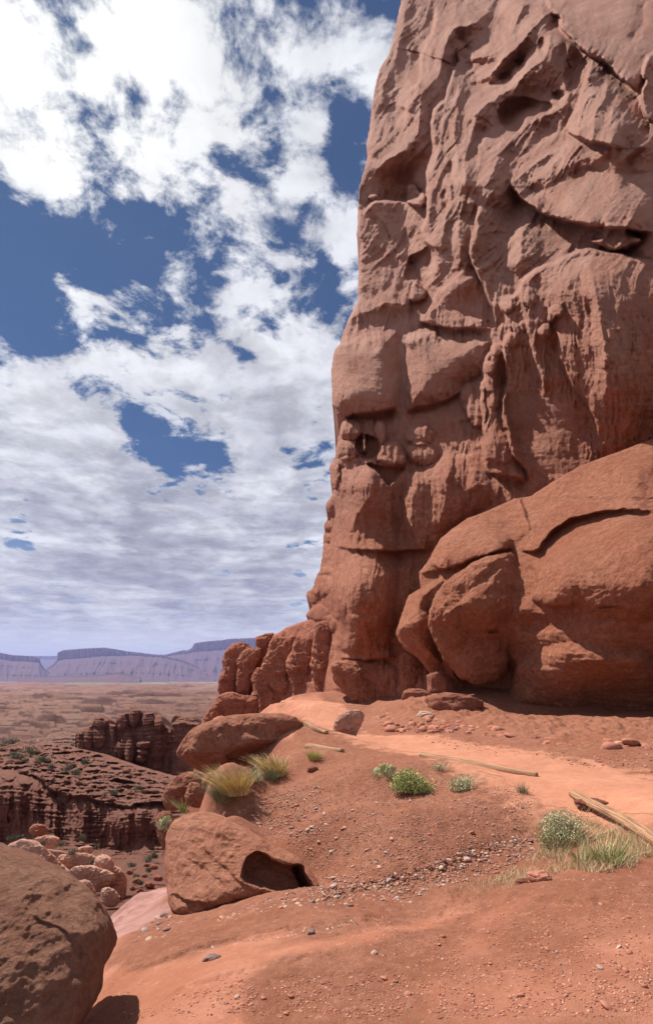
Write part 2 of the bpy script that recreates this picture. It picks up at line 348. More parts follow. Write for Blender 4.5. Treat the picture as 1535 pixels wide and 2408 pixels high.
# upward faces: dust in the canyon, painted cloud shade on the mesa talus
def dusty(amt, col, lo=.45, hi=.85):
    def f(t, P, c, h):
        nz_ = t.xyz(t.new('ShaderNodeNewGeometry').outputs['Normal'])[2]
        return t.mix(t.m('MULTIPLY', t.ramp(nz_, lo, hi), amt), c, col + (1,)), h
    return f
M['canyon'] = rock_mat('canyon_rock', (.38, .16, .115), (.47, .215, .155), (.31, .125, .09), .35, 1.0, .35, .35, 1.3, streak=.5, extra=dusty(.7, (.36, .17, .125)))
M['pale_far'] = rock_mat('pale_layered_rock', (.40, .22, .17), (.50, .29, .22), None, .35, 1.0, .35, .7, 2.0)
def valley_extra(t, P, c, h):
    x, y, z = t.xyz(P)
    n = t.noise(t.comb(t.m('MULTIPLY', x, .004), t.m('MULTIPLY', y, .0016), 0.0), 1.0, 8, .65)
    n2 = t.noise(t.comb(t.m('MULTIPLY', x, .06), t.m('MULTIPLY', y, .02), 0.0), 1.0, 6, .7)
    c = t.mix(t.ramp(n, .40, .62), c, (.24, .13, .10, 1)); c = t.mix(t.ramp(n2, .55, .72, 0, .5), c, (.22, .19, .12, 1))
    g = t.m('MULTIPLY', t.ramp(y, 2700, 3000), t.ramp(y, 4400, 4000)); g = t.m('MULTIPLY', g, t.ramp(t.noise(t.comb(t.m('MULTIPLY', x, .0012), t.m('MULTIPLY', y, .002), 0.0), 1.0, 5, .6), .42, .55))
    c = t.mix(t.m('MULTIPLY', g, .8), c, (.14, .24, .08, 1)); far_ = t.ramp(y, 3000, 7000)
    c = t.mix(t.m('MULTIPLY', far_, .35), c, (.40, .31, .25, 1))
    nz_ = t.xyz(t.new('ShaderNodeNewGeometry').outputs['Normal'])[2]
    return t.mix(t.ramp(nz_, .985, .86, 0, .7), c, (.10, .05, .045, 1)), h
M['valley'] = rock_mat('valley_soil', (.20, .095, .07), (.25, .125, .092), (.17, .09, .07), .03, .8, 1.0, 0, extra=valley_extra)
M['mesa'] = rock_mat('mesa_rock', (.30, .16, .14), (.36, .19, .165), (.26, .13, .12), .004, .5, 6, .25, .03, extra=dusty(.9, (.10, .055, .056), .30, .62))  # talus colour darkened for cloud shade, not dust; caps lightened since they stand unlit
M['wood'] = bpy.data.materials.new('weathered_wood'); M['wood'].use_nodes = True
t = NT(M['wood'].node_tree); b = t.n['Principled BSDF']; P = t.new('ShaderNodeNewGeometry').outputs['Position']; x, y, z = t.xyz(P)
_a = t.new('ShaderNodeAttribute'); _a.attribute_name = 'along'; _b = t.new('ShaderNodeAttribute'); _b.attribute_name = 'around'
gr = t.noise(t.comb(t.m('MULTIPLY', _a.outputs['Fac'], 2.2), t.m('MULTIPLY', t.m('COSINE', _b.outputs['Fac']), 7.0), t.m('MULTIPLY', t.m('SINE', _b.outputs['Fac']), 7.0)), 1.0, 7, .7)
t.put(b.inputs['Base Color'], t.mix(t.ramp(gr, .42, .60), (.15, .07, .04, 1), (.46, .25, .125, 1))); b.inputs['Roughness'].default_value = .8
bp = t.new('ShaderNodeBump'); bp.inputs['Strength'].default_value = .6; bp.inputs['Distance'].default_value = .004; t.put(bp.inputs['Height'], gr); t.l.new(bp.outputs[0], b.inputs['Normal'])
for k, a, b_ in [('ygrass', (.46,.32,.11), (.70,.55,.27)), ('ggrass', (.16,.17,.09), (.30,.29,.17)), ('ograss', (.34,.32,.10), (.50,.46,.18)), ('bgrass', (.12,.20,.04), (.30,.36,.12)), ('green', (.22,.34,.05), (.38,.48,.10)), ('sage', (.24,.29,.15), (.42,.46,.28)),
                 ('straw', (.50,.38,.20), (.68,.56,.34)), ('straw2', (.38,.24,.11), (.52,.36,.18)), ('twig', (.20,.13,.09), (.34,.25,.18)), ('bush', (.07,.085,.055), (.13,.14,.09)), ('cactus', (.24,.30,.14), (.40,.42,.24)), ('stick', (.22,.07,.03), (.42,.16,.06)),
                 ('stone_grey', (.26,.18,.155), (.40,.29,.25)), ('stone_pink', (.38,.19,.14), (.48,.27,.20)), ('stone_tan', (.36,.23,.165), (.46,.33,.25)), ('stone_dark', (.14,.085,.075), (.24,.15,.13)), ('stone_red', (.30,.12,.08), (.42,.18,.12))]:
    M[k] = flat_mat(k, a, b_, 14 if 'stone' in k else 30)
M['soilrock'] = rock_mat('crumbly_red_rock', (.34, .125, .08), (.44, .18, .115), (.28, .10, .07), 4, .9, .03, .3, 12)
def rnd_mat(name, cols):
    m = bpy.data.materials.new(name); m.use_nodes = True; t = NT(m.node_tree); b = t.n['Principled BSDF']; g = t.new('ShaderNodeNewGeometry'); rp = t.new('ShaderNodeValToRGB'); rp.color_ramp.interpolation = 'CONSTANT'
    t.put(rp.inputs[0], g.outputs['Random Per Island'])
    while len(rp.color_ramp.elements) < len(cols): rp.color_ramp.elements.new(.5)
    for i, c in enumerate(cols): rp.color_ramp.elements[i].position = i / len(cols); rp.color_ramp.elements[i].color = c + (1,)
    t.put(b.inputs['Base Color'], rp.outputs[0]); b.inputs['Roughness'].default_value = .85; b.inputs['Specular IOR Level'].default_value = .2; return m
M['ygrass'] = rnd_mat('golden_grass', [(.52,.38,.15),(.66,.52,.26),(.40,.29,.12),(.72,.60,.36),(.30,.24,.12),(.58,.44,.18)])
M['green'] = rnd_mat('green_leaves', [(.28,.34,.10),(.40,.44,.15),(.34,.37,.15),(.50,.50,.24),(.22,.25,.08)])
M['sage'] = rnd_mat('sage_leaves', [(.40,.42,.24),(.52,.52,.34),(.32,.34,.18),(.44,.46,.29),(.46,.41,.26)])
M['bgrass'] = rnd_mat('grass_blades', [(.16,.21,.07),(.28,.31,.13),(.46,.42,.2),(.22,.26,.1)])
M['straw'] = rnd_mat('straw', [(.52,.40,.24),(.66,.54,.35),(.42,.30,.17),(.58,.44,.26)])
M['gravel'] = rnd_mat('mixed_gravel', [(.32,.14,.095),(.38,.18,.13),(.24,.14,.115),(.42,.26,.19),(.27,.115,.08),(.17,.10,.09),(.35,.16,.11),(.48,.34,.27)])
M['clods'] = rnd_mat('red_clods', [(.36,.14,.09),(.42,.18,.12),(.30,.11,.075),(.50,.26,.18),(.38,.16,.10),(.22,.09,.07)])

# ------------------------------------------------------------ builders of rock walls
def wall(name, edge, lo, hi, far, base, feats, noise, mat, step=2.2, axis='x', rnd=14, back=9.0, jit=(2.0, 9), warp=(5, 55, 2.2, 15), seed=0, parent=None, kind='structure', nback=10, gain=1.0, ngain=1.0):
    """A rock wall standing behind its skyline or its left edge. axis 'x': left edge column per row; axis 'y': skyline row per column."""
    e = np.array(edge, float); par = np.arange(lo, hi, step)
    ed = np.interp(par, e[:, 0], e[:, 1]) + jit[0] * fbm2(par / jit[1], par * 0 + 3.3 + seed, 4, seed + 5, .6)
    s = np.r_[0, .4, 1.2, 2.4, np.arange(4, 1e4, step)]
    mx = (far - ed.min()) if axis == 'x' else (far - ed.min()); s = s[s < mx]
    if axis == 'x': Yp, S = np.meshgrid(par, s, indexing='ij'); Xp = ed[:, None] + S
    else: Xp, S = np.meshgrid(par, s, indexing='ij'); Yp = ed[:, None] + S; Yp = np.minimum(Yp, far + S * 1e-3)
    D0 = base(Xp, Yp)
    H = gain * relief(Xp, Yp, feats, warp, seed) + ngain * noise(Xp, Yp)
    t = np.clip(S / rnd, 0, 1); H = H * sstep(S / (rnd * .8) + .25) - rnd * (1 - np.sqrt(1 - (1 - t) ** 2))
    D = D0 * (1 - H / F)
    V = unp(Xp, Yp, D)
    if axis == 'y':      # clip rows that fall far below the foot
        lim = far; V = V
    bk = []
    for k in range(nback, 0, -1):                         # the far side, out of sight
        f = k / nback
        if axis == 'x': X2 = ed + 1.2 * k + 2 * k; Y2 = par + 0 * ed
        else: X2 = par; Y2 = ed + 1.5 * k
        D2 = D[:, 0] + back * f ** 1.3; sc = 1.0
        # keep world height / side position while going back
        v = V[:, 0].copy(); v2 = unp(X2, Y2, D[:, 0]); v2[:, 1] = D2
        if axis == 'x': v2[:, 0] = v[:, 0] * D2 / D[:, 0] * 1.0 + .03 * k * back / 9
        else: v2[:, 2] = v[:, 2] - abs(back) * .04 * f * k
        bk.append(v2)
    V = np.concatenate([np.stack(bk, 1), V], 1)
    o = grid_mesh(name, V if axis == 'x' else V[:, ::-1], mat, parent)
    if kind: o['kind'] = kind
    return o

def star_rock(name, outline, D, h, mat, feats=None, noise=.5, nscale=1.0, center=None, back=None, rings=60, n=220, seed=0, parent=None, px_noise=2.0, lean=0.0, sm=2, prof=.5, tilt=(0, 0), fine=.0):
    """closed rock body: the outline is its widest section at distance D (m), h = bulge toward the viewer in px"""
    P = np.array(smooth_poly(outline, sm, True)); P = np.r_[P, P[:1]]
    L = np.r_[0, np.cumsum(np.linalg.norm(np.diff(P, axis=0), axis=1))]; u = np.linspace(0, L[-1], n, endpoint=False)
    ox = np.interp(u, L, P[:, 0]); oy = np.interp(u, L, P[:, 1])
    c = center or (ox.mean(), oy.mean())
    th = np.linspace(0, math.pi, 2 * rings + 1); rr = np.sin(th); zz = np.cos(th)
    size = max(np.ptp(ox), np.ptp(oy))
    ang = np.linspace(0, 2 * math.pi, n, endpoint=False)
    Rr, U = np.meshgrid(rr, np.arange(n), indexing='ij'); Zc = zz[:, None] + 0 * U
    OX = ox[None] + 0 * Rr; OY = oy[None] + 0 * Rr
    Xp = c[0] + (OX - c[0]) * Rr; Yp = c[1] + (OY - c[1]) * Rr
    hb = back if back is not None else h
    Hh = np.where(Zc > 0, h * np.abs(Zc) ** (2 * prof), -hb * np.abs(Zc))
    if feats is not None:
        fr = relief(Xp, Yp, feats, (size * .02, size * .25, size * .006, size * .06), seed, 1.0); Hh = Hh + np.where(Zc > 0, fr * sstep(np.abs(Zc) * 4), 0)
    Hh = Hh + (tilt[0] * (Xp - c[0]) + tilt[1] * (Yp - c[1]))
    Dd = D * (1 - Hh / F)
    V = unp(Xp, Yp, Dd)
    q = V * (F / D) / size                                  # noise in units of the rock's own size
    C0 = V.mean((0, 1)); nrm = V - C0; nrm = nrm / (np.linalg.norm(nrm, axis=-1, keepdims=True) + 1e-9)
    disp = (fbm3(q * 2.6 * nscale + seed * 3.7, 4, seed) * .055 + fbm3(q * 9 * nscale + seed, 4, seed + 2, .6) * .018 * (1 + fine)) * noise * size * D / F
    zz3 = V[..., 2:3] * (F / D) / size + .12 * fbm3(q * 1.5, 2, seed + 9)[..., None]
    st3 = np.tanh(3 * fbm3(np.concatenate([q[..., :1] * .6, q[..., 1:2] * .6, zz3 * 11], -1), 3, seed + 13))
    rg = 1 - 2.2 * np.abs(perlin3(q * 4.2 * nscale + seed, seed + 15)); rg2 = 1 - 2.2 * np.abs(perlin3(q * 13 * nscale + seed, seed + 16))
    pt_ = fbm3(q * 34 * nscale + seed, 3, seed + 19, .7)
    disp = disp + (.010 * st3 + .014 * rg + .008 * rg2 + .0045 * pt_) * noise * size * D / F
    rim = 1 - .55 * np.clip(Rr, 0, 1)[..., None] ** 6
    V = V + nrm * disp[..., None] * rim
    o = grid_mesh(name, V, mat, parent, close_u=True); return o

# ============================================================ MAIN CLIFF
edgeA = [(-260,985),(-100,960),(0,944),(21,938),(70,929),(125,915),(161,892),(208,881),(247,874),(299,869),(336,862),(362,867),(398,856),(437,845),(469,843),(500,841),(552,839),(570,848),(630,844),(680,841),(698,845),
 (742,823),(786,805),(810,799),(823,786),(865,779),(953,781),(974,794),(987,810),(992,806),(1000,801),(1052,790),(1073,788),(1096,775),(1138,778),(1154,785),(1162,782),(1180,769),(1193,765),(1206,769),(1213,778),(1220,770),(1237,761),(1250,763),(1262,760),(1290,760),(1325,755),
 (1338,753),(1349,747),(1362,742),(1385,735),(1392,722),(1402,720),(1415,727),(1427,734),(1436,726),(1448,719),(1458,728),(1475,738),(1500,742),(1760,745)]
bA = [(780,1640,31),(780,1400,31.5),(745,1400,37),(760,1250,36),(745,1500,38),(745,1650,36),(790,1150,32),(785,900,32),(850,500,37),(880,250,41),(940,0,47),(940,1640,26),(1130,1400,24.5),(1130,1150,25),(1000,900,29.5),(1000,500,35),(1060,0,44),
      (940,1300,27.5),(940,1500,26.5),(1200,1150,24),(1300,1120,23),(1300,800,22.5),(1200,600,26.5),(1200,300,33),(1250,0,38),(1535,1060,21),(1535,800,20),(1450,900,20.5),(1535,600,21),(1450,450,22.5),(1535,300,24),(1535,0,29),(1400,100,29),(1150,800,26.5),
      (1700,1100,17.5),(1700,600,18.5),(1700,0,26),(1000,-250,52),(1535,-250,34),(1300,1700,22),(1600,1700,19),(860,1640,29),(1040,750,30.5),(1120,900,28)]
fA = [
 ('pillow',[(770,815),(800,795),(860,785),(915,772),(938,775),(944,965),(900,972),(800,985),(765,960)],34,70),
 ('pillow',[(948,790),(980,765),(1060,775),(1150,778),(1148,870),(1090,900),(1060,935),(1000,950),(955,962)],30,70),
 ('tent',[(1060,150),(1045,260),(1035,340),(1015,440),(1010,560),(1050,640),(1130,720)],46,170,60,1.0),
 ('tent',[(1300,-30),(1270,120),(1180,250),(1120,380),(1105,520),(1120,640)],40,150,110,1.0),
 ('tent',[(1600,330),(1480,350),(1350,330),(1200,420),(1130,540)],40,60,130,1.0),
 ('pillow',[(775,1110),(860,1080),(930,1150),(940,1280),(930,1540),(790,1548),(780,1400),(775,1250)],34,70),
 ('pillow',[(940,1130),(1000,1085),(1080,1060),(1140,1120),(1190,1150),(1100,1230),(1020,1300),(950,1300)],24,60),
 ('pillow',[(1130,840),(1180,790),(1200,860),(1185,930),(1240,1110),(1230,1150),(1140,1110),(1130,1000)],26,40),
 ('pillow',[(1250,640),(1340,600),(1500,600),(1600,640),(1600,1080),(1400,1100),(1385,950),(1330,860),(1290,740)],40,110),
 ('pillow',[(1345,150),(1400,140),(1470,200),(1520,260),(1530,345),(1400,340),(1335,310),(1345,230)],34,70),
 ('lip',[(806,985),(830,975),(860,968),(900,965),(938,958)],8,42,70,34),
 ('tent',[(780,835),(805,820),(828,810),(862,803),(915,788)],14,45,90),
 ('tent',[(815,755),(840,742),(867,732),(896,719),(911,712),(953,714),(978,724)],14,40,34),
 ('groove',[(975,726),(940,742),(934,755),(936,775),(943,815),(944,865),(945,930),(950,969),(955,1010)],5,20),
 ('tent',[(955,812),(968,803),(1000,791),(1030,779)],10,26,45),
 ('lip',[(978,745),(990,755),(1003,760),(1023,768),(1062,772),(1110,772),(1155,775)],18,18,70,34),
 ('tent',[(990,752),(1003,738),(1036,713),(1060,690),(1088,667),(1122,640)],18,34,110),
 ('lip',[(1135,470),(1122,500),(1118,530),(1114,547),(1101,583),(1110,617),(1122,640),(1136,670),(1150,706),(1162,740),(1168,765)],26,18,60,40),
 ('pit',[(1024,600),(1016,617),(1018,640),(1009,672),(993,678),(982,668),(969,661),(948,656),(952,625),(965,600),(990,590),(1010,575)],42,26),
 ('pillow',[(963,690),(968,665),(978,652),(985,668),(1000,684),(1005,700),(985,712),(966,710)],22,8),
 ('lip',[(1086,96),(1077,104),(1074,130),(1078,155),(1062,167),(1054,198),(1050,230),(1026,242),(1018,281),(1017,323),(1021,364),(1003,392),(1006,427),(1003,470),(1005,510),(991,552),(1000,574),(1021,580),(1026,605),(1021,640),(1012,675)],28,30,55,60),
 ('lip',[(1004,452),(985,462),(960,474),(925,470),(891,467),(868,478),(846,505)],18,44,60,52),
 ('pillow',[(952,486),(956,450),(956,434),(979,433),(983,450),(1000,452),(1003,486)],30,7),
 ('blob',(0),0,1,1,0) if False else ('blob',882,462,14,9,10),
 ('tent',[(1162,-12),(1136,39),(1105,60),(1071,62),(1050,99),(1037,130),(1036,167),(1014,193),(993,216),(988,240),(984,286),(980,320),(956,352),(930,367),(904,383),(878,411),(850,445)],42,55,60),
 ('lip',[(1034,2),(1021,52),(1011,81),(987,133),(990,158),(988,182),(975,230),(956,252),(953,280),(948,310)],12,24,34,44),
 ('tent',[(985,190),(962,235),(950,262)],14,30,26),
 ('tent',[(932,286),(905,310),(880,345),(866,372)],16,34,40),
 ('tent',[(958,0),(950,60),(935,100),(928,150),(912,180),(900,210),(893,260)],7,14,14),
 ('tent',[(1245,-15),(1218,38),(1208,75),(1180,112),(1150,132),(1110,137),(1085,150)],36,42,60),
 ('tent',[(1296,-4),(1290,18),(1257,60),(1234,99),(1187,128),(1161,167),(1138,188),(1120,200)],34,34,36),
 ('tent',[(1297,50),(1292,120),(1276,146),(1239,167),(1226,185),(1200,205),(1169,229),(1130,252),(1095,300)],36,66,36),
 ('tent',[(1350,90),(1325,140),(1322,190),(1338,230),(1318,258),(1265,275),(1222,318),(1180,355),(1150,420),(1130,480)],26,40,70),
 ('tent',[(1080,160),(1078,230),(1066,300),(1075,360),(1080,420),(1110,470)],16,40,30),
 ('tent',[(1130,260),(1100,340),(1090,400),(1100,460)],14,26,26),
 ('tent',[(1050,400),(1062,470),(1040,540),(1045,600)],14,30,30),
 ('tent',[(1090,440),(1080,520),(1082,600),(1070,650)],14,26,30),
 ('blob',1062,400,12,26,-20),('blob',1046,470,10,30,-16),('blob',1018,430,10,30,-10),
 ('blob',1278,108,14,24,-30),('blob',1224,148,14,22,-30),('blob',1190,186,22,20,-30),('blob',1314,224,22,14,-26),('blob',1130,150,50,16,-18),('blob',1150,200,60,14,-18),
 ('pit',[(1168,252),(1200,225),(1260,232),(1302,242),(1298,262),(1265,272),(1240,278),(1230,300),(1222,315),(1195,307),(1175,290)],44,22),
 ('lip',[(1283,-20),(1286,5),(1296,29),(1315,39),(1315,60),(1341,91),(1356,104),(1382,128),(1398,130),(1434,156),(1460,180),(1486,208),(1512,228)],34,34,140,44),
 ('groove',[(1512,0),(1507,52),(1492,81),(1473,94)],6,10),
 ('lip',[(1545,116),(1514,150),(1507,178),(1519,190),(1505,215),(1512,250),(1520,275),(1548,297)],44,8,60,20),
 ('lip',[(1330,98),(1331,120),(1335,140),(1348,164)],6,10,20,20),
 ('lip',[(1401,132),(1384,165),(1370,193),(1362,240),(1338,286),(1334,308),(1356,325),(1408,336),(1440,341),(1478,349)],30,30,60,40),
 ('tent',[(1445,165),(1420,230),(1399,270),(1394,300),(1398,325)],10,26,16),('tent',[(1470,190),(1445,240),(1432,290)],8,22,14),
 ('tent',[(1484,350),(1430,354),(1385,366),(1343,380),(1300,412),(1265,456)],26,170,80),
 ('lip',[(1192,415),(1205,440),(1221,463),(1265,497),(1291,508),(1343,523),(1395,534),(1447,539),(1545,545)],22,60,120,60),
 ('tent',[(1222,462),(1246,500),(1232,552),(1222,600),(1212,650)],26,80,40),
 ('pillow',[(1422,528),(1440,523),(1465,532),(1480,545),(1507,555),(1508,570),(1485,580),(1475,592),(1440,590),(1420,575),(1390,570),(1380,563),(1415,556)],36,12),
 ('lip',[(1545,622),(1500,610),(1450,592),(1385,582),(1356,588),(1328,606),(1296,618),(1252,636),(1231,652),(1222,675),(1210,693),(1172,702)],26,30,80,40),
 ('lip',[(1174,700),(1174,722),(1190,742),(1188,765),(1198,778),(1182,807),(1182,833),(1191,865),(1194,891),(1180,922),(1183,995),(1194,1014),(1197,1048),(1219,1085),(1239,1113),(1243,1168)],20,16,34,34),
 ('lip',[(1222,668),(1225,721),(1239,745),(1242,779),(1250,794),(1253,823),(1268,870),(1272,906),(1287,940)],22,22,34,30),
 ('pillow',[(1283,738),(1290,718),(1310,712),(1324,722),(1324,742),(1310,745),(1301,755),(1293,760),(1284,750)],18,9),
 ('blob',1281,779,17,20,18),('blob',1320,820,12,40,-5),
 ('lip',[(1308,770),(1313,836),(1330,866),(1350,915),(1370,932),(1386,953),(1396,982),(1404,1010),(1410,1040)],22,22,44,26),
 ('groove',[(1340,725),(1350,765),(1362,810),(1372,850),(1366,900)],4,12),('groove',[(1380,690),(1387,750),(1396,800)],5,12),
 ('tent',[(1385,595),(1400,680),(1412,760),(1425,840),(1425,920),(1410,970)],22,110,34),
 ('blob',1395,850,22,40,-12),('pillow',[(1415,830),(1428,825),(1436,845),(1428,870),(1412,865)],9,8),
 ('lip',[(1163,788),(1158,815),(1142,842),(1131,866),(1137,884),(1129,905),(1138,930),(1136,985),(1132,1012),(1141,1037),(1141,1080),(1146,1112)],30,26,40,40),
 ('lip',[(1146,1112),(1180,1117),(1215,1130),(1240,1148)],6,16,30,30),
 ('blob',1150,866,16,16,12),('blob',1166,822,15,18,12),('blob',1153,905,16,20,10),('blob',1192,720,17,18,14),('blob',1206,800,17,18,14),('blob',1164,940,14,22,8),('blob',1232,760,10,22,9),('blob',1246,700,14,26,10),
 ('groove',[(1180,800),(1176,860),(1180,920)],5,12),
 ('lip',[(948,968),(976,962),(1010,953),(1062,941),(1085,916)],8,24,50,34),
 ('pillow',[(1085,903),(1110,895),(1140,888),(1145,990),(1122,1012),(1100,990),(1078,950)],18,18),
 ('pit',[(835,1039),(845,1022),(862,1018),(887,1028),(894,1052),(886,1074),(858,1078),(841,1062)],44,9),
 ('blob',858,1040,4,22,40),('blob',858,1056,6,8,16),
 ('pit',[(859,1084),(905,1097),(934,1099),(960,1098),(938,1120),(922,1140),(913,1148),(898,1124),(870,1105)],40,12),
 ('blob',824,1010,32,26,16),('blob',815,1058,32,24,14),('blob',820,1085,30,16,8),('pillow',[(880,1000),(888,985),(905,990),(912,1025),(900,1048),(888,1040)],16,8),
 ('pillow',[(885,1060),(897,1037),(945,1038),(962,1092),(930,1097),(890,1088)],16,12),('blob',985,1022,34,28,18),('blob',992,1068,36,28,18),('blob',784,1120,13,40,14),
 ('tent',[(855,1076),(866,1100),(872,1130),(862,1180),(835,1215),(822,1260),(822,1300),(828,1400),(828,1500)],26,100,60),
 ('tent',[(985,1105),(976,1150),(965,1200),(960,1260)],14,34,30),('tent',[(1062,1050),(1052,1110),(1040,1180),(1030,1260)],16,50,34),('tent',[(1100,1060),(1110,1110),(1120,1160)],12,34,34),
 ('groove',[(1090,985),(1100,1010),(1118,1035),(1126,1052)],6,16),
 ('lip',[(780,1280),(825,1291),(880,1296),(945,1297),(1015,1290)],8,16,40,60),
 ('blob',920,1312,38,26,-24),('blob',890,1240,60,46,-12),
 ('lip',[(796,1547),(820,1550),(847,1555),(878,1551),(930,1549)],24,12,40,60),('tent',[(845,1440),(840,1490),(820,1540)],16,60,50),
 ('pillow',[(770,1560),(800,1552),(930,1552),(938,1620),(930,1650),(880,1685),(830,1645),(795,1605)],22,40),
 ('groove',[(930,1500),(932,1540),(937,1570),(941,1620)],6,22),
 ('pillow',[(938,1542),(950,1531),(975,1530),(1000,1548),(1035,1600),(1025,1645),(948,1645)],18,22),
 ('blob',776,1196,13,20,10),('blob',770,1236,12,12,8),('blob',766,1265,12,14,7),('blob',765,1300,13,20,8),('blob',760,1340,20,9,8),('blob',756,1378,26,30,16),('blob',734,1402,18,20,12),('blob',745,1442,28,20,12),('blob',790,1385,18,40,9),
 ('groove',[(783,1160),(781,1230),(776,1300),(772,1360),(780,1420),(790,1480)],5,26),
 ('lip',[(790,1160),(788,1230),(785,1300),(786,1360),(793,1440),(796,1540)],16,20,40,30),
 ('blob',772,1470,20,22,10),('blob',765,1520,22,40,12),('blob',800,1430,14,30,8),
]
SM = [[(780,815),(930,790),(940,960),(800,975)],[(955,790),(1150,780),(1130,890),(1000,940),(955,930)],[(1000,740),(1120,650),(1150,765)],[(1260,470),(1300,420),(1400,370),(1560,350),(1560,530),(1320,515)],[(1310,-30),(1560,-30),(1560,220),(1480,190),(1340,80)],
      [(1200,900),(1390,960),(1390,1120),(1250,1150)],[(1260,520),(1400,545),(1330,590),(1250,620)],[(850,400),(950,370),(1000,400),(1000,450),(870,460)]]
def smooth_mask(X, Y, polys, wd=25):
    m = np.zeros(X.size); x = X.ravel(); y = Y.ravel()
    for p in polys:
        P = np.array(p); q = (x > P[:,0].min()) & (x < P[:,0].max()) & (y > P[:,1].min()) & (y < P[:,1].max())
        d, _, _ = poly_dist(x[q], y[q], p, True); m[q] = np.maximum(m[q], np.where(inside(x[q], y[q], p), sstep(d / wd), 0))
    return m.reshape(X.shape)
def strata_h(X, Y, per=14, seed=0):
    yy = Y + 14 * fbm2(X / 240, Y / 240, 2, seed + 31)
    return fbm2(X / (per * 14), yy / per, 3, seed + 33)
def noiseA(X, Y):
    sm = 1 - .8 * smooth_mask(X, Y, SM)
    up = sstep((760 - Y) / 160)                    # upper wall: slanting ribs
    a = R(58); u = (X * math.cos(a) + Y * math.sin(a)); v = (-X * math.sin(a) + Y * math.cos(a))     # across / along the ribs
    wq = 26 * fbm2(X / 120, Y / 120, 2, 3); ac = X * math.cos(R(33)) + Y * math.sin(R(33)) + wq; al_ = -X * math.sin(R(33)) + Y * math.cos(R(33))
    ribs = ridged2(ac / 60, al_ / 230, 2, 4, .4); fine_ = ridged2(ac / 17, al_ / 110, 3, 6)
    flut = ridged2(X / 20 + .6 * fbm2(X / 60, Y / 90, 2, 8), Y / 130, 3, 9)
    H = 9 * fbm2(X / 150, Y / 150, 3, 1)
    H += sm * (up * (9.0 * ribs + 3.6 * fine_ + 1.2 * ridged2(X / 24, Y / 30, 3, 14)) + (1 - up) * (5.5 * flut + 1.8 * ridged2(X / 30, Y / 42, 3, 15)))
    H += (.35 + .65 * sm) * (1.9 * fbm2(X / 12, Y / 12, 4, 21, .6)) + 1.0 * strata_h(X, Y, 11)
    return H
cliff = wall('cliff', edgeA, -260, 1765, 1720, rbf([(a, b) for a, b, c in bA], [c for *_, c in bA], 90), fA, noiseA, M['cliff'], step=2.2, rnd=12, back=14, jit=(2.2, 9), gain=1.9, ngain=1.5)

# ============================================================ ROUNDED LEDGE in front of the cliff
edgeC = [(1000,1640),(1020,1580),(1031,1535),(1062,1454),(1094,1366),(1133,1298),(1167,1247),(1173,1208),(1205,1137),(1218,1100),(1242,1065),(1266,1036),(1292,1020),(1312,1010),(1326,1001),(1346,985),(1383,989),(1401,960),(1437,947),(1482,932),(1493,930),(1521,946),(1547,982),(1581,1008),(1600,1040),(1640,1060),(1700,1085),(1780,1090)]
bC = [(930,1490,22),(1100,1300,21),(1020,1400,21),(1100,1450,19.5),(1200,1500,18.3),(1300,1350,16.8),(1535,1300,13.8),(1535,1450,13.6),(1400,1650,17.6),(1200,1680,19.6),(1060,1620,21),(1535,1690,16.8),(1535,1200,15.2),(1300,1170,20),(1450,1090,18.8),(1535,1040,18.5),(1150,1220,22),(1700,1200,12.5),(1700,1650,14.6),(1040,1270,22.5),(1130,1580,20.5),(1300,1600,17.3),(1420,1560,15.2)]
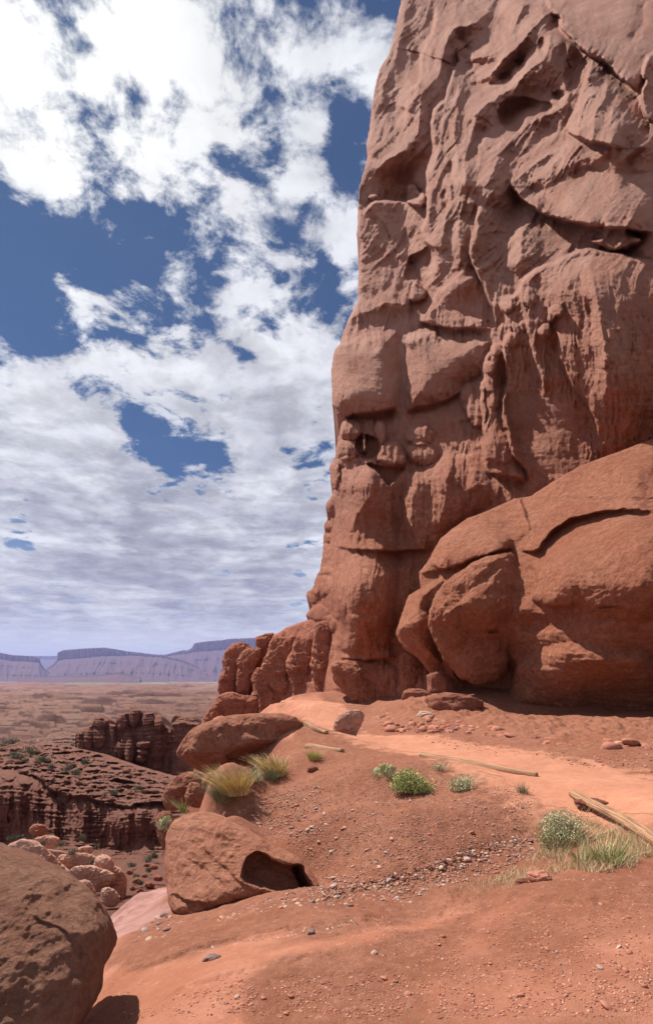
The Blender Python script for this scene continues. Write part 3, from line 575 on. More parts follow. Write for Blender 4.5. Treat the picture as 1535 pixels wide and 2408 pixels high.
fC = [
 ('pillow',[(1012,1480),(1010,1430),(1040,1375),(1080,1345),(1130,1318),(1190,1300),(1212,1305),(1210,1400),(1200,1470),(1190,1560),(1140,1600),(1070,1590),(1028,1530)],40,80),
 ('pillow',[(925,1490),(947,1437),(960,1401),(989,1380),(1055,1352),(1023,1398),(1010,1448),(1026,1521),(1047,1570),(982,1547)],26,44),
 ('pillow',[(1258,1400),(1260,1335),(1300,1285),(1366,1262),(1426,1222),(1600,1205),(1600,1470),(1300,1440)],44,90),
 ('pillow',[(1012,1318),(1036,1266),(1065,1242),(1130,1215),(1195,1250),(1212,1287),(1128,1309),(1060,1338)],26,36),
 ('lip',[(1012,1318),(1036,1337),(1062,1339),(1100,1323),(1128,1309),(1185,1294),(1214,1287)],26,24,46,30),
 ('lip',[(1216,1284),(1240,1298),(1262,1296),(1283,1270),(1300,1248),(1330,1226),(1370,1214),(1412,1204),(1463,1196),(1548,1206)],26,9,60,34),
 ('tent',[(1200,1262),(1236,1245),(1270,1227),(1312,1195),(1369,1181),(1412,1150),(1446,1136),(1548,1150)],16,80,60),
 ('tent',[(1455,1130),(1482,1113),(1548,1095)],12,60,40),
 ('groove',[(1395,1145),(1446,1133),(1500,1143),(1548,1158)],4,7),
 ('tent',[(1255,1340),(1290,1335),(1341,1306),(1366,1269),(1426,1230),(1470,1220),(1548,1222)],22,70,120),
 ('lip',[(1255,1325),(1262,1360),(1259,1391),(1245,1412)],22,20,50,24),
 ('lip',[(1247,1411),(1270,1422),(1310,1428),(1365,1424)],14,14,40,40),
 ('groove',[(1196,1270),(1214,1290),(1222,1320),(1214,1350),(1220,1385),(1208,1420)],10,60),
 ('tent',[(1013,1456),(1060,1434),(1086,1422),(1105,1405),(1117,1377),(1134,1347),(1180,1314),(1208,1298)],34,90,120),
 ('groove',[(1100,1328),(1072,1346),(1052,1370),(1023,1398),(1014,1427),(1010,1448),(1016,1474),(1024,1493),(1026,1521),(1047,1566),(1073,1602),(1094,1626)],4.5,20),
 ('lip',[(1072,1346),(1052,1370),(1023,1398),(1012,1430),(1010,1448),(1016,1474),(1026,1521),(1047,1566),(1094,1626)],10,8,40,40),
 ('tent',[(930,1480),(961,1466),(995,1458),(1012,1446)],22,70,70),
 ('lip',[(985,1350),(1010,1345),(1040,1340)],5,6,20,20),
 ('pillow',[(1216,1552),(1251,1530),(1299,1514),(1345,1506),(1420,1522),(1548,1532),(1600,1720),(1210,1720),(1196,1660),(1193,1630),(1212,1600)],30,60),
 ('lip',[(1218,1545),(1208,1598),(1192,1634),(1204,1680)],24,24,60,40),
 ('blob',1275,1466,74,26,-26),('blob',1125,1606,66,52,-34),('blob',1038,1606,19,18,-50),('blob',1160,1486,20,6,-22),('blob',1175,1521,15,3,-9),('blob',1047,1494,8,4,-9),
 ('blob',1180,1640,30,40,-26),('blob',1430,1428,34,5,-9),('blob',1430,1433,30,4,5),
 ('tent',[(1340,1545),(1420,1560),(1548,1556)],6,20,30),('tent',[(1230,1420),(1215,1470),(1218,1530)],8,40,30),
 ('tent',[(1005,1300),(1060,1255),(1130,1228),(1200,1215),(1280,1180)],10,40,60),
]
def noiseC(X, Y):
    low = sstep((Y - 1420) / 120) * sstep((X - 1180) / 100)
    return 8 * fbm2(X / 130, Y / 110, 3, 2) + 1.8 * ridged2(X / 34, Y / 26, 3, 5) + 1.0 * fbm2(X / 10, Y / 9, 4, 6, .6) + (.7 + 1.1 * low) * strata_h(X, Y, 9, 5) + 5 * sstep((Y - 1630) / 50) * ridged2(X / 26, Y / 22, 3, 7)
wall('cliff_ledge', edgeC, 1000, 1775, 1720, rbf([(a, b) for a, b, c in bC], [c for *_, c in bC], 90), fC, noiseC, M['ledge'], step=2.0, rnd=16, back=7, jit=(1.6, 8), seed=3, gain=1.75, ngain=1.4)

# ============================================================ ROCK TOWERS at the far end of the cliff
edgeB = [(474,1702),(480,1690),(489,1670),(506,1652),(513,1640),(514,1618),(516,1600),(524,1572),(527,1540),(532,1526),(541,1519),(552,1513),(565,1511),(583,1513),(592,1520),(594,1526),(597,1524),(600,1521),(602,1499),(615,1497),(637,1492),(655,1486),(674,1472),(700,1463),(720,1456),(728,1454),(745,1440),(765,1430),(790,1430)]
bB = [(480,1700,41),(520,1600,43),(600,1600,42),(520,1700,40),(600,1690,39),(700,1500,40),(700,1640,36),(760,1500,36),(760,1640,32.5),(640,1560,40),(640,1670,38),(850,1500,30),(850,1680,28)]
fB = [('lobe',560,1528,33,19,26),('lobe',538,1556,15,17,18),('lobe',558,1560,16,14,20),('lobe',534,1602,22,36,24),('lobe',592,1531,19,14,22),('lobe',583,1560,27,26,30),('lobe',571,1606,20,36,24),('lobe',606,1600,12,34,6),
 ('lobe',560,1668,44,32,30),('lobe',500,1692,34,40,20,-20),('lobe',597,1680,24,34,14),('lobe',620,1504,22,14,14),('lobe',618,1528,12,16,12),('lobe',610,1552,12,16,18),
 ('lobe',612,1525,18,43,20),('lobe',622,1602,27,62,28),('lobe',610,1665,22,54,20),('lobe',655,1538,26,68,26),('lobe',661,1612,28,62,34),('lobe',652,1675,24,49,24),('lobe',688,1500,17,49,24),('lobe',693,1562,18,59,30),('lobe',699,1625,21,57,34),
 ('lobe',713,1484,16,46,28),('lobe',718,1548,16,68,34),('lobe',723,1622,17,62,34),('lobe',746,1480,22,76,38),('lobe',748,1570,21,81,42),('lobe',750,1652,21,54,38),('lobe',780,1520,22,122,44),('lobe',700,1680,22,35,26),
 ('groove',[(598,1505),(604,1560),(598,1640)],3,16),('groove',[(637,1500),(640,1570),(632,1680)],3,14),('groove',[(679,1470),(676,1560),(670,1650)],3.5,18),('groove',[(718,1460),(722,1560),(716,1680)],3.5,16),
 ('tent',[(600,1600),(660,1610),(740,1600)],9,40,14)]
fB = [f + (0, 3) if f[0] == 'lobe' and len(f) == 6 else (f[:6] + (0, 3) if f[0] == 'lobe' and f[6] < -5 else f) for f in fB]
def noiseB(X, Y): return 5 * fbm2(X / 40, Y / 40, 3, 22) + 3.2 * ridged2(X / 15, Y / 22, 4, 25) + .9 * fbm2(X / 6, Y / 6, 3, 26) + 1.3 * strata_h(X, Y, 8, 7)
wall('cliff_spur', [(474,1712),(489,1680),(506,1660),(520,1650),(560,1600),(598,1560),(606,1508),(615,1500),(637,1495),(655,1488),(674,1475),(700,1466),(720,1459),(728,1457),(745,1440),(765,1430),(790,1430)], 474, 792, 1745, rbf([(a, b) for a, b, c in bB], [c + 1.3 for *_, c in bB], 60), fB, noiseB, M['tower'], step=1.6, axis='y', rnd=7, back=7, jit=(1.2, 7), warp=(7, 42, 3, 12), seed=6)

crestf = [('tent',[(1010,1458),(1060,1436),(1086,1424),(1105,1406),(1117,1378),(1134,1348),(1180,1312),(1204,1302)],40,70,110),('groove',[(1050,1500),(1090,1490),(1150,1486)],3,8)]
for i, (ol, D_, h_, mt_, nz_) in enumerate([
 ([(1012,1480),(1012,1440),(1040,1378),(1075,1348),(1120,1322),(1180,1302),(1205,1300),(1215,1322),(1205,1352),(1211,1395),(1200,1460),(1203,1530),(1190,1590),(1120,1612),(1090,1600),(1050,1560),(1026,1520)],19.15,50,'ledge',1.2),
 ([(1008,1314),(1036,1266),(1065,1242),(1120,1222),(1180,1225),(1202,1262),(1213,1287),(1128,1311),(1085,1328),(1040,1340),(1020,1330)],20.9,42,'ledge',1.4),
 ([(929,1490),(934,1463),(947,1437),(960,1401),(989,1383),(1000,1362),(1046,1352),(1028,1387),(1010,1422),(1004,1450),(1010,1476),(1020,1502),(1022,1530),(1044,1572),(1056,1604),(1010,1585),(980,1549),(946,1523)],21.1,40,'ledge',1.2),
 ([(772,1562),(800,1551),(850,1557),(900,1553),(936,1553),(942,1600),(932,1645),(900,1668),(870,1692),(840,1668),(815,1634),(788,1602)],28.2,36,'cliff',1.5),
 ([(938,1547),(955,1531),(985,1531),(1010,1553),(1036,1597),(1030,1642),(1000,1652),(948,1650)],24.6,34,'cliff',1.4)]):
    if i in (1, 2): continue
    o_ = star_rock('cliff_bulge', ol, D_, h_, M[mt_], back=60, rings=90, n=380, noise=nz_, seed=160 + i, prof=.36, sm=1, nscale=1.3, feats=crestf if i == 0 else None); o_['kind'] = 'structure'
TW = [([(527,1540),(533,1525),(541,1519),(556,1512),(572,1511),(590,1521),(592,1527),(578,1540),(568,1555),(560,1570),(557,1585),(556,1610),(553,1630),(530,1636),(513,1629),(513,1608),(518,1590),(527,1572),(523,1560)],41.5,20,'leftmost knobbly rock tower with a domed cap at the end of the cliff'),
 ([(572,1532),(590,1523),(612,1524),(614,1535),(611,1550),(598,1575),(592,1600),(590,1630),(562,1642),(553,1620),(555,1590),(560,1572),(557,1556),(566,1540)],40.6,20,'slim rock tower close behind the domed leftmost tower'),
 ([(600,1500),(602,1497),(625,1492),(646,1488),(634,1510),(631,1530),(626,1545),(622,1562),(612,1574),(601,1567),(599,1552),(611,1537),(602,1518)],41.4,15,'flat topped neck of rock between the slim tower and the broad leaning one'),
 ([(637,1502),(652,1496),(676,1500),(693,1492),(698,1515),(688,1545),(678,1570),(692,1610),(694,1660),(670,1680),(655,1645),(640,1615),(616,1580),(619,1558),(629,1530)],38.8,26,'broad leaning rock tower in the middle of the chain below the cliff'),
 ([(590,1602),(599,1580),(611,1571),(627,1585),(642,1610),(657,1635),(664,1670),(636,1695),(606,1695),(612,1650),(603,1620)],38.9,20,'squat rounded rock at the foot of the broad leaning tower'),
 ([(690,1515),(700,1500),(716,1496),(735,1482),(744,1478),(741,1520),(736,1570),(740,1600),(744,1645),(716,1662),(698,1650),(688,1612),(676,1582),(675,1562),(686,1538)],36.8,24,'tall fluted rock tower right of the broad leaning one'),
 ([(738,1475),(756,1462),(778,1466),(782,1520),(775,1560),(783,1600),(780,1655),(750,1650),(736,1595),(732,1550)],34.0,22,'rock tower leaning straight against the main cliff'),
 ([(503,1650),(520,1632),(548,1627),(578,1641),(612,1632),(616,1660),(607,1692),(580,1704),(540,1706),(523,1692),(506,1668)],39.6,24,'wide bulging base rock under the two leftmost towers'),
 ([(472,1706),(486,1676),(504,1652),(516,1655),(528,1690),(532,1722),(500,1735),(470,1730)],39.2,16,'low sloping slab at the far left foot of the rock towers')]
for i, (ol, D_, h_, lab) in enumerate(TW):
    tw = star_rock('rock_tower', ol, D_, h_, M['tower'], back=30, rings=56, n=260, noise=1.7, seed=110 + i, prof=.40, sm=1, nscale=1.3)
    tag(tw, lab, 'rock tower', 'rock towers at the end of the cliff')

# ============================================================ NEAR TERRAIN
def gp(px, py, z): D = -z * F / (py - HY); return ((px - CX) / F * D, D, z)
TP = [gp(767,2600,-1.6),gp(1535,2600,-1.5),gp(300,2650,-1.9),gp(1535,2400,-1.5),gp(1000,2400,-1.62),gp(600,2400,-1.68),gp(380,2408,-1.78),gp(270,2400,-2.0),
 gp(1535,2200,-1.5),gp(1200,2200,-1.62),gp(900,2200,-1.74),gp(650,2200,-1.86),gp(480,2230,-1.93),gp(400,2290,-1.88),gp(290,2290,-2.02),gp(322,2228,-2.25),gp(400,2186,-2.3),gp(240,2330,-2.15),
 (-2.0,4.9,-2.45),(-2.15,6.1,-2.7),(-2.4,7.2,-2.95),(-2.75,7.0,-3.1),(-2.75,8.8,-6.2),(-3.1,10,-7.2),(-3.7,12,-8),(-4.0,14,-8.6),(-4.4,17,-8.6),(-5.3,22,-9),(-3.6,8,-6.8),(-4,6,-5.5),(-3.4,4.6,-3.6),(-3.2,3.8,-2.9),(-4.5,3.4,-3.4),(-6,6,-6.5),(-8,12,-9),(-7,18,-10),(-6,24,-11),(-14,22,-12),(-12,30,-12),(-5,32,-10),(-9,40,-13),(-20,40,-15),
 gp(720,2122,-1.95),gp(560,2140,-2.08),gp(900,2095,-1.95),gp(1100,2060,-1.86),gp(1250,2015,-1.80),gp(1400,2050,-1.6),gp(1535,2040,-1.52),
 gp(900,2030,-1.85),gp(1100,1990,-1.74),gp(1300,1930,-1.66),gp(900,1900,-1.72),gp(1100,1900,-1.58),gp(1250,1870,-1.52),gp(700,1900,-1.93),gp(760,2000,-1.97),gp(640,1965,-2.05),(-.60,5.5,-2.32),(-.2,5.4,-2.18),(-1.0,5.6,-2.38),(-.5,6.2,-2.25),(-1.37,6.9,-1.88),(-.9,6.7,-1.96),(-1.7,6.95,-2.35),(-.5,6.5,-2.02),gp(640,2102,-2.0),gp(742,2098,-1.96),gp(560,1920,-2.08),gp(470,1925,-2.2),gp(700,1830,-1.68),gp(900,1820,-1.48),gp(800,1775,-1.42),gp(620,1830,-1.82),gp(550,1862,-1.98),gp(480,1895,-2.12),gp(640,1810,-1.72),
 gp(1535,1985,-1.48),gp(1535,1960,-1.45),gp(1400,1880,-1.45),gp(1535,1850,-1.42),gp(1250,1815,-1.42),gp(1000,1777,-1.42),gp(1350,1800,-1.40),gp(800,1765,-1.42),gp(760,1722,-1.42),gp(770,1700,-1.45),gp(700,1680,-1.28),gp(720,1650,-1.0),gp(640,1700,-1.3),gp(560,1710,-1.45),gp(600,1745,-1.6),gp(640,1772,-1.68),gp(480,1735,-1.75),
 gp(1535,1790,-1.36),gp(1200,1740,-1.36),gp(1000,1733,-1.36),gp(870,1735,-1.42),gp(850,1700,-1.42),gp(1535,1715,-1.2),gp(1350,1700,-1.2),gp(1200,1690,-1.25),gp(1060,1635,-.62),gp(1110,1660,-.9),gp(980,1645,-.85),gp(900,1670,-1.3),gp(950,1690,-1.2),gp(840,1668,-1.55),gp(780,1670,-1.6),(4,27,-.6),(7,22,-.2),(12,18,-.4),(14,12,-1.0),(10,8,-1.25),(6,4,-1.4),(4,1,-1.5),(0,0,-1.6),(-3,1,-2.2),(-6,0,-3),(0,38,-1.5),(6,36,0),(-3,30,-2.2),(-2.5,24,-1.9),(-3.6,22,-3.2),(-6,19,-5)]
tz = rbf([(a, b) for a, b, c in TP], [c for *_, c in TP], 1.1)
_tz0 = tz
XE = np.array([(1.0,-9),(3.6,-9),(4.2,-2.75),(6.9,-2.9),(7.3,-2.7),(7.65,-2.12),(8.5,-2.45),(10,-3.0),(12,-3.55),(14,-3.8),(17,-4.0),(22,-4.2),(30,-5.6),(41,-9.6),(60,-14)])
def tz(x, y): return _tz0(x, y) - 14 * sstep((np.interp(y, XE[:, 0], XE[:, 1]) - x + .06 * np.sin(np.asarray(y) * 5)) / .38)
cam_xyD = lambda x, y: (x / np.maximum(y, .1) * F + CX)
def ppx(x, y, z): return CX + x / y * F, HY - z / y * F
TRAIL = [(6.5,2.6,1.7),(4.4,5.2,1.35),(3.7,6.6,1.25),(3.25,8.2,1.15),(2.6,10.2,1.0),(1.4,12.0,.95),(.7,13.2,.75),(.25,14.8,.62),(.12,17,.6),(-.3,20,.8),(-1.0,23,1.2)]   # centre line x, y, half-width
TRP = np.array(TRAIL)
def trail_mask(x, y):
    d, s, pos = poly_dist(x, y, TRP[:, :2])
    L = np.r_[0, np.cumsum(np.linalg.norm(np.diff(TRP[:, :2], axis=0), axis=1))]; wd = np.interp(pos * L[-1], L, TRP[:, 2])
    return d, wd
def soilh(x, y, rk, du):
    """small relief of the dirt, metres"""
    f = np.clip(y / 6, .35, 3)
    a = .05 * fbm2(x / 1.3, y / 1.3, 4, 41)
    b = .016 * fbm2(x / .16, y / .16, 4, 43, .6) + .010 * ridged2(x / .35 + 9, y / .35, 3, 44)
    c = .02 * ridged2(x / .9, y / 2.2, 3, 45)
    e_ = sstep((-1.9 - x) / .6) * sstep((y - 3.5) / 1.5) * .6 * (.22 * ridged2(x / 1.1, y / 1.1, 4, 46) + .10 * fbm2(x / .3, y / .3, 3, 47))
    return e_ + a + b * (1 - .85 * rk) * (1 - .9 * du) * np.minimum(1, f) + c * rk * .6
def zones(x, y):
    px, py = ppx(x, y, tz(x, y))
    n = fbm2(x / .8, y / .8, 4, 51); ny = fbm2(x / .25, y / .25, 3, 52)
    def soft(X_, Y_, pl, w_): d_, _a, _b = poly_dist(X_, Y_, pl, True); return sstep(.5 + np.where(inside(X_, Y_, pl), d_, -d_) / (2 * w_))
    sl = soft(px + 45 * n, py + 30 * n + 10 * ny, [(230,2290),(400,2262),(560,2235),(760,2205),(950,2160),(1120,2140),(1000,2185),(800,2225),(640,2270),(560,2330),(600,2500),(180,2600)], 16)
    s2 = soft(px + 40 * n, py + 25 * ny, [(1180,2140),(1330,2120),(1450,2140),(1600,2200),(1700,2600),(1150,2600),(1050,2440),(1000,2300)], 30) * sstep(.45 + .9 * n) * .8
    hump = soft(px + 12 * n, py, [(440,1730),(540,1690),(640,1680),(700,1640),(745,1635),(790,1670),(700,1690),(690,1740),(560,1760)], 8) * .9
    left = sstep((-1.75 + .1 * n - x) / .3) * sstep((y - 3.6 - .2 * n) / .5) * sstep((40 - y) / 5)
    rk = np.maximum.reduce([sl, s2, hump, left])
    d, wd = trail_mask(x, y)
    du = 1 - sstep((d / wd - .8 + .5 * ny) / .5)
    return rk, du
def gz(x, y):
    x = np.atleast_1d(np.asarray(x, float)); y = np.atleast_1d(np.asarray(y, float)); z = tz(x, y); 
    rk, du = zones(x, y); return z + soilh(x, y, rk, du)
Dr = np.exp(np.linspace(math.log(1.2), math.log(42), 760)); pc = np.arange(-420, 2300, 3.0)
DD, PC = np.meshgrid(Dr, pc, indexing='ij'); GX = (PC - CX) / F * DD
gx2 = GX
z0 = tz(gx2, DD); rk, du = zones(gx2, DD); GZ = z0 + soilh(gx2, DD, rk, du)
# raised crumbly bank where the gully cuts in, debris at the foot of the wall
PXg, PYg = ppx(gx2, DD, z0)
deb = np.exp(-((PYg - np.interp(PXg, [800, 1000, 1100, 1200, 1350, 1535, 1700], [1690, 1665, 1680, 1712, 1722, 1722, 1722])) / 30) ** 2) * sstep((PXg - 860) / 120) * (DD > 9)
GZ += deb * (.12 * fbm2(gx2 / .3, DD / .4, 4, 63) + .10 * ridged2(gx2 / .8, DD / 1.2, 5, 61, .65) + .14)
gul = np.exp(-((PYg - np.interp(PXg, [700, 900, 1000, 1100, 1200, 1260], [2120, 2075, 2055, 2010, 1975, 1960])) / 14) ** 2) * (PXg > 760) * (PXg < 1290) * (DD < 8)
GZ += gul * (-.05 + .04 * ridged2(gx2 / .12, DD / .12, 3, 62))
for pl_, hh_ in [([(236,2340),(300,2292),(420,2252),(560,2214),(700,2186),(900,2158),(1010,2150)],.030),([(290,2410),(420,2332),(560,2292),(700,2262),(820,2250)],.022),([(1000,2165),(1070,2120),(1130,2112),(1200,2118),(1240,2135)],.035),([(1220,2150),(1290,2118),(1350,2120),(1400,2150)],.03),([(560,2330),(700,2300),(900,2290),(1050,2310)],.014)]:
    m_ = (PXg > 150) & (PXg < 1700) & (PYg > 2080) & (PYg < 2500); wx_ = PXg[m_] + 26 * fbm2(gx2[m_] / .25, DD[m_] / .25, 3, 91); wy_ = PYg[m_] + 14 * fbm2(gx2[m_] / .15, DD[m_] / .15, 3, 92)
    d_, s_, p_ = poly_dist(wx_, wy_, pl_); sd_ = d_ * s_; GZ[m_] += hh_ * sstep(np.minimum(p_, 1 - p_) * 5) * (.5 + .5 * np.tanh(sd_ / 3)) * np.exp(-np.maximum(sd_, 0) / 40)
trail_d, trail_w = trail_mask(gx2, DD)
_nn = fbm2(gx2 / .7, DD / .7, 4, 57)
slabm = sstep((.55 * _nn + np.interp(DD, [4.3, 5, 6, 7.5], [-1.95, -1.75, -1.55, -1.35]) - gx2) / .18) * sstep((DD - 4.25 - .2 * _nn) / .25) * sstep((8.2 - DD) / .5)
V = np.stack([gx2, DD, GZ], -1)
ground = grid_mesh('ground', V[:, ::-1], M['soil'], attrs={'rockiness': rk[:, ::-1], 'dust': du[:, ::-1], 'slab': slabm[:, ::-1]}); ground['kind'] = 'structure'
for p in ground.data.polygons[:1]: pass
# trodden path: its own thin sheet just above the ground
sel = (trail_d < trail_w * (.74 + .16 * fbm2(gx2 / .5, DD / .5, 3, 71)))
nr, nc = sel.shape; idx = np.arange(nr * nc).reshape(nr, nc)
qs = sel[:-1, :-1] & sel[1:, :-1] & sel[1:, 1:] & sel[:-1, 1:]
a = idx[:-1, :-1][qs]; b = idx[:-1, 1:][qs]; c = idx[1:, 1:][qs]; d = idx[1:, :-1][qs]
Q = np.stack([a, b, c, d], -1); used = np.unique(Q); mp = np.zeros(nr * nc, np.int64); mp[used] = np.arange(len(used))
mid = np.clip(1 - trail_d / trail_w, 0, 1)
Vt = V.reshape(-1, 3)[used].copy(); Vt[:, 2] += .004
path = mesh_np('path', Vt, mp[Q], M['trail']); path['kind'] = 'structure'

# ============================================================ CANYON across the ravine
def rim(X): return np.interp(X, [-200,0,40,88,134,201,241,303,348,385,440,600], [1795,1802,1810,1826,1864,1860,1885,1898,1878,1885,1890,1900])
bG = [(-150,1740,95),(0,1745,90),(200,1760,80),(300,1792,74),(390,1822,70),(500,1830,66),(-150,1795,70),(0,1800,66),(88,1826,60),(200,1800,69),(300,1820,66),(390,1850,61),(134,1864,57),(201,1860,56),(241,1885,54),(303,1898,52),(348,1878,54),(385,1885,54),(300,1858,60),(480,1890,52),
      (-150,1960,62),(0,1960,58),(100,1960,53),(200,1960,52),(300,1960,50),(390,1960,50),(480,1960,49),(0,2030,54),(200,2020,48),(300,2030,46),(390,2030,44),(480,2030,40),(390,2060,36),(330,2060,36),(390,2110,26),(300,2110,28),(200,2110,30),(0,2100,36),(450,2120,24),(350,2160,20)]
fG = [('lip',[(-150,1797),(0,1804),(40,1812),(88,1828),(110,1850),(134,1868),(165,1875),(201,1872),(241,1888),(303,1900),(348,1885),(385,1888),(480,1892)],22,26,30,90),
 ('blob',20,1822,22,16,20),('blob',60,1836,20,14,18),('blob',108,1836,16,12,16),('blob',125,1858,20,16,16),('blob',160,1846,18,14,14),('blob',187,1868,20,13,22),('blob',150,1870,16,18,16),('blob',305,1905,14,18,18),
 ('tent',[(118,1880),(116,1920),(112,1965)],18,9,9),('tent',[(136,1872),(130,1920),(124,1985)],22,14,14),('tent',[(200,1880),(192,1950),(186,2000)],10,16,20),('tent',[(305,1900),(302,1950),(300,1990)],18,14,16),('tent',[(330,1900),(330,1960)],10,14,16),
 ('tent',[(75,1890),(74,1950)],10,8,8),('tent',[(50,1850),(48,1930)],12,14,14),('groove',[(90,1850),(88,1950)],8,18),('groove',[(155,1890),(150,1990)],8,16),('groove',[(250,1905),(248,2000)],6,12),('groove',[(347,1880),(350,1960)],4,16),
 ('pit',[(140,1960),(180,1950),(200,1985),(150,1995)],14,10),('pit',[(180,1995),(280,1985),(300,2010),(200,2020)],16,10),('pit',[(20,1880),(40,1885),(45,1930),(15,1935)],14,8),
 ('tent',[(160,1835),(230,1850),(310,1868),(390,1862)],8,14,5),('tent',[(210,1815),(300,1835),(390,1836)],7,12,4),('tent',[(0,1775),(60,1780),(120,1790)],5,10,4)]
def noiseG(X, Y):
    t = Y - rim(X); wl = sstep(t / 12) * sstep((2040 - Y) / 30); bench = 1 - sstep(t / 12)
    st = strata_h(X, Y, 5.5, 9); st = np.tanh(st * 3.2)
    vm_ = sstep(.5 + fbm2(X / 50, Y / 40, 2, 68))
    return wl * (6.5 * st * vm_ + 16 * ridged2(X / 55, Y / 260, 3, 60) + 7 * ridged2(X / 20, Y / 70, 3, 61) + 4.5 * ridged2(X / 9, Y / 15, 3, 63)) + bench * (7.0 * np.tanh(3 * strata_h(X, Y, 6, 12)) + 30.0 * ridged2(X / 60, Y / 12, 4, 64) + 22 * fbm2(X / 14, Y / 7, 4, 65, .65)) + 4 * fbm2(X / 12, Y / 8, 4, 66)
edgeG = [(-200,1738),(0,1742),(60,1752),(110,1750),(170,1757),(230,1772),(290,1794),(340,1810),(400,1826),(560,1836)]
wall('canyon', edgeG, -200, 560, 2165, rbf([(a, b) for a, b, c in bG], [c for *_, c in bG], 40), fG, noiseG, M['canyon'], step=1.5, axis='y', rnd=3, back=12, jit=(2.0, 12), warp=(3, 26, 1.6, 8), seed=8)
def sky_wall(name, edge, x0, x1, yb, D0, feats, mat, amp=1.0, back=8, seed=0, kind=None, step=1.3, jit=(1.4, 5), lean=0):
    def base(X, Y): return D0 - lean * (Y - edge[0][1]) + 0 * X
    def nz(X, Y): return amp * (2.6 * np.tanh(2.5 * strata_h(X, Y, 5, seed)) + 3.5 * ridged2(X / 14, Y / 45, 3, seed + 60) + 2.2 * ridged2(X / 6, Y / 8, 3, seed + 63))
    return wall(name, edge, x0, x1, yb, base, feats, nz, mat, step=step, axis='y', rnd=5, back=back, jit=jit, warp=(2, 20, 1.2, 7), seed=seed, kind=kind)
t1 = sky_wall('rock_tower', [(176,1770),(177,1732),(180,1722),(188,1719),(191,1724),(198,1712),(205,1708),(216,1705),(220,1690),(226,1684),(236,1682),(246,1690),(254,1692),(258,1703),(271,1707),(274,1690),(277,1680),(290,1677),(304,1676),(308,1664),(315,1661),(320,1666),(335,1672),(338,1678),(345,1676),(359,1675),(364,1683),(372,1681),(378,1684),(386,1704),(397,1716),(402,1722),(404,1780),(406,1850)],
   176, 406, 1845, 80, [('lobe',190,1750,10,36,12),('lobe',207,1740,13,30,16),('lobe',235,1700,18,16,16),('lobe',232,1735,18,28,18),('lobe',262,1750,12,50,12),('lobe',287,1700,14,22,20),('lobe',316,1688,12,24,24),('lobe',348,1695,14,20,20),('lobe',375,1705,14,22,20),('lobe',300,1755,16,40,16),('lobe',278,1770,12,26,24),('lobe',304,1770,12,40,34),('lobe',338,1752,18,12,34),('lobe',335,1770,16,10,30),('lobe',330,1785,14,12,26),('lobe',370,1750,22,40,14),('lobe',350,1730,30,30,16),('lobe',312,1815,14,20,36),
   ('groove',[(326,1680),(325,1720)],2.5,12),('groove',[(296,1680),(294,1760)],2.5,12)], M['canyon'], 1.0, 9, 21, lean=.02)
tag(t1, 'long broken wall of dark red rock spires with a knobby crest, beyond the ravine', 'rock tower')
t2 = sky_wall('rock_tower', [(399,1850),(401,1700),(406,1686),(413,1681),(430,1684),(463,1687),(470,1698),(473,1712),(480,1760)], 399, 478, 1840, 74, [('lobe',436,1720,36,34,16),('tent',[(400,1705),(440,1700),(475,1708)],8,6,10),('groove',[(415,1720),(413,1820)],3,10)], M['canyon'], .8, 9, 27, step=1.2, lean=.02)
tag(t2, 'flat topped dark red rock tower just left of the sunlit outcrop', 'rock tower')
t3 = sky_wall('rock_outcrop', [(64,1766),(82,1752),(86,1738),(92,1736),(98,1748),(108,1736),(118,1726),(135,1722),(150,1721),(165,1724),(176,1727),(186,1740)], 64, 186, 1768, 92, [('lobe',90,1752,10,18,16),('lobe',130,1745,22,18,14),('lobe',155,1745,20,20,16)], M['pale_far'] if 'pale_far' in M else M['canyon'], .9, 8, 31, step=1.2, lean=.1)
tag(t3, 'low pale layered rock outcrop left of the dark spires', 'rock outcrop')

# floor of the ravine under the near cliff edge
ry_, rx_ = np.meshgrid(np.linspace(3, 95, 160), np.linspace(-70, 25, 150), indexing='ij')
rz_ = np.interp(ry_, [3, 8, 25, 36, 60, 95], [-13, -13.5, -12.8, -15.5, -23, -30]) + .5 * ridged2(rx_ / 4, ry_ / 4, 4, 95) - .5
rf = grid_mesh('ravine_floor', np.stack([rx_, ry_, rz_], -1)[:, ::-1], M['canyon']); rf['kind'] = 'structure'
# ============================================================ VALLEY FLOOR with its low terraces
Dv = np.exp(np.linspace(math.log(92), math.log(24000), 620)); pv = np.arange(-700, 1500, 3.6)
DV, PV = np.meshgrid(Dv, pv, indexing='ij'); VX = (PV - CX) / F * DV
ld = np.log(DV)
zv = np.interp(ld, np.log([92, 150, 300, 700, 1500, 3000, 6000, 12000, 24000]), [-20.5, -20, -25.5, -33, -42, -50, -60, -92, -150])
n1 = fbm2(VX / DV * 2.2 + .5 * ld, ld * 15.0, 4, 81); n2 = fbm2(VX / DV * 5.0, ld * 34, 4, 83)
stepf = lambda n, k: (np.floor(n * k) + sstep((n * k - np.floor(n * k)) / .09)) / k
fade = np.clip(1.15 - (ld - math.log(150)) / 3.6, .06, 1)
px5 = DV * 5 / F                                             # five picture pixels, in metres, at each distance
zv = zv + fade * px5 * (6.0 * stepf(n1, 4) + 4.0 * stepf(n2, 2.5)) + px5 * .12 * fbm2(VX / DV * 30, ld * 60, 3, 85) * fade
valley = grid_mesh('valley_floor', np.stack([VX, DV, zv], -1)[:, ::-1], M['valley']); valley['kind'] = 'structure'

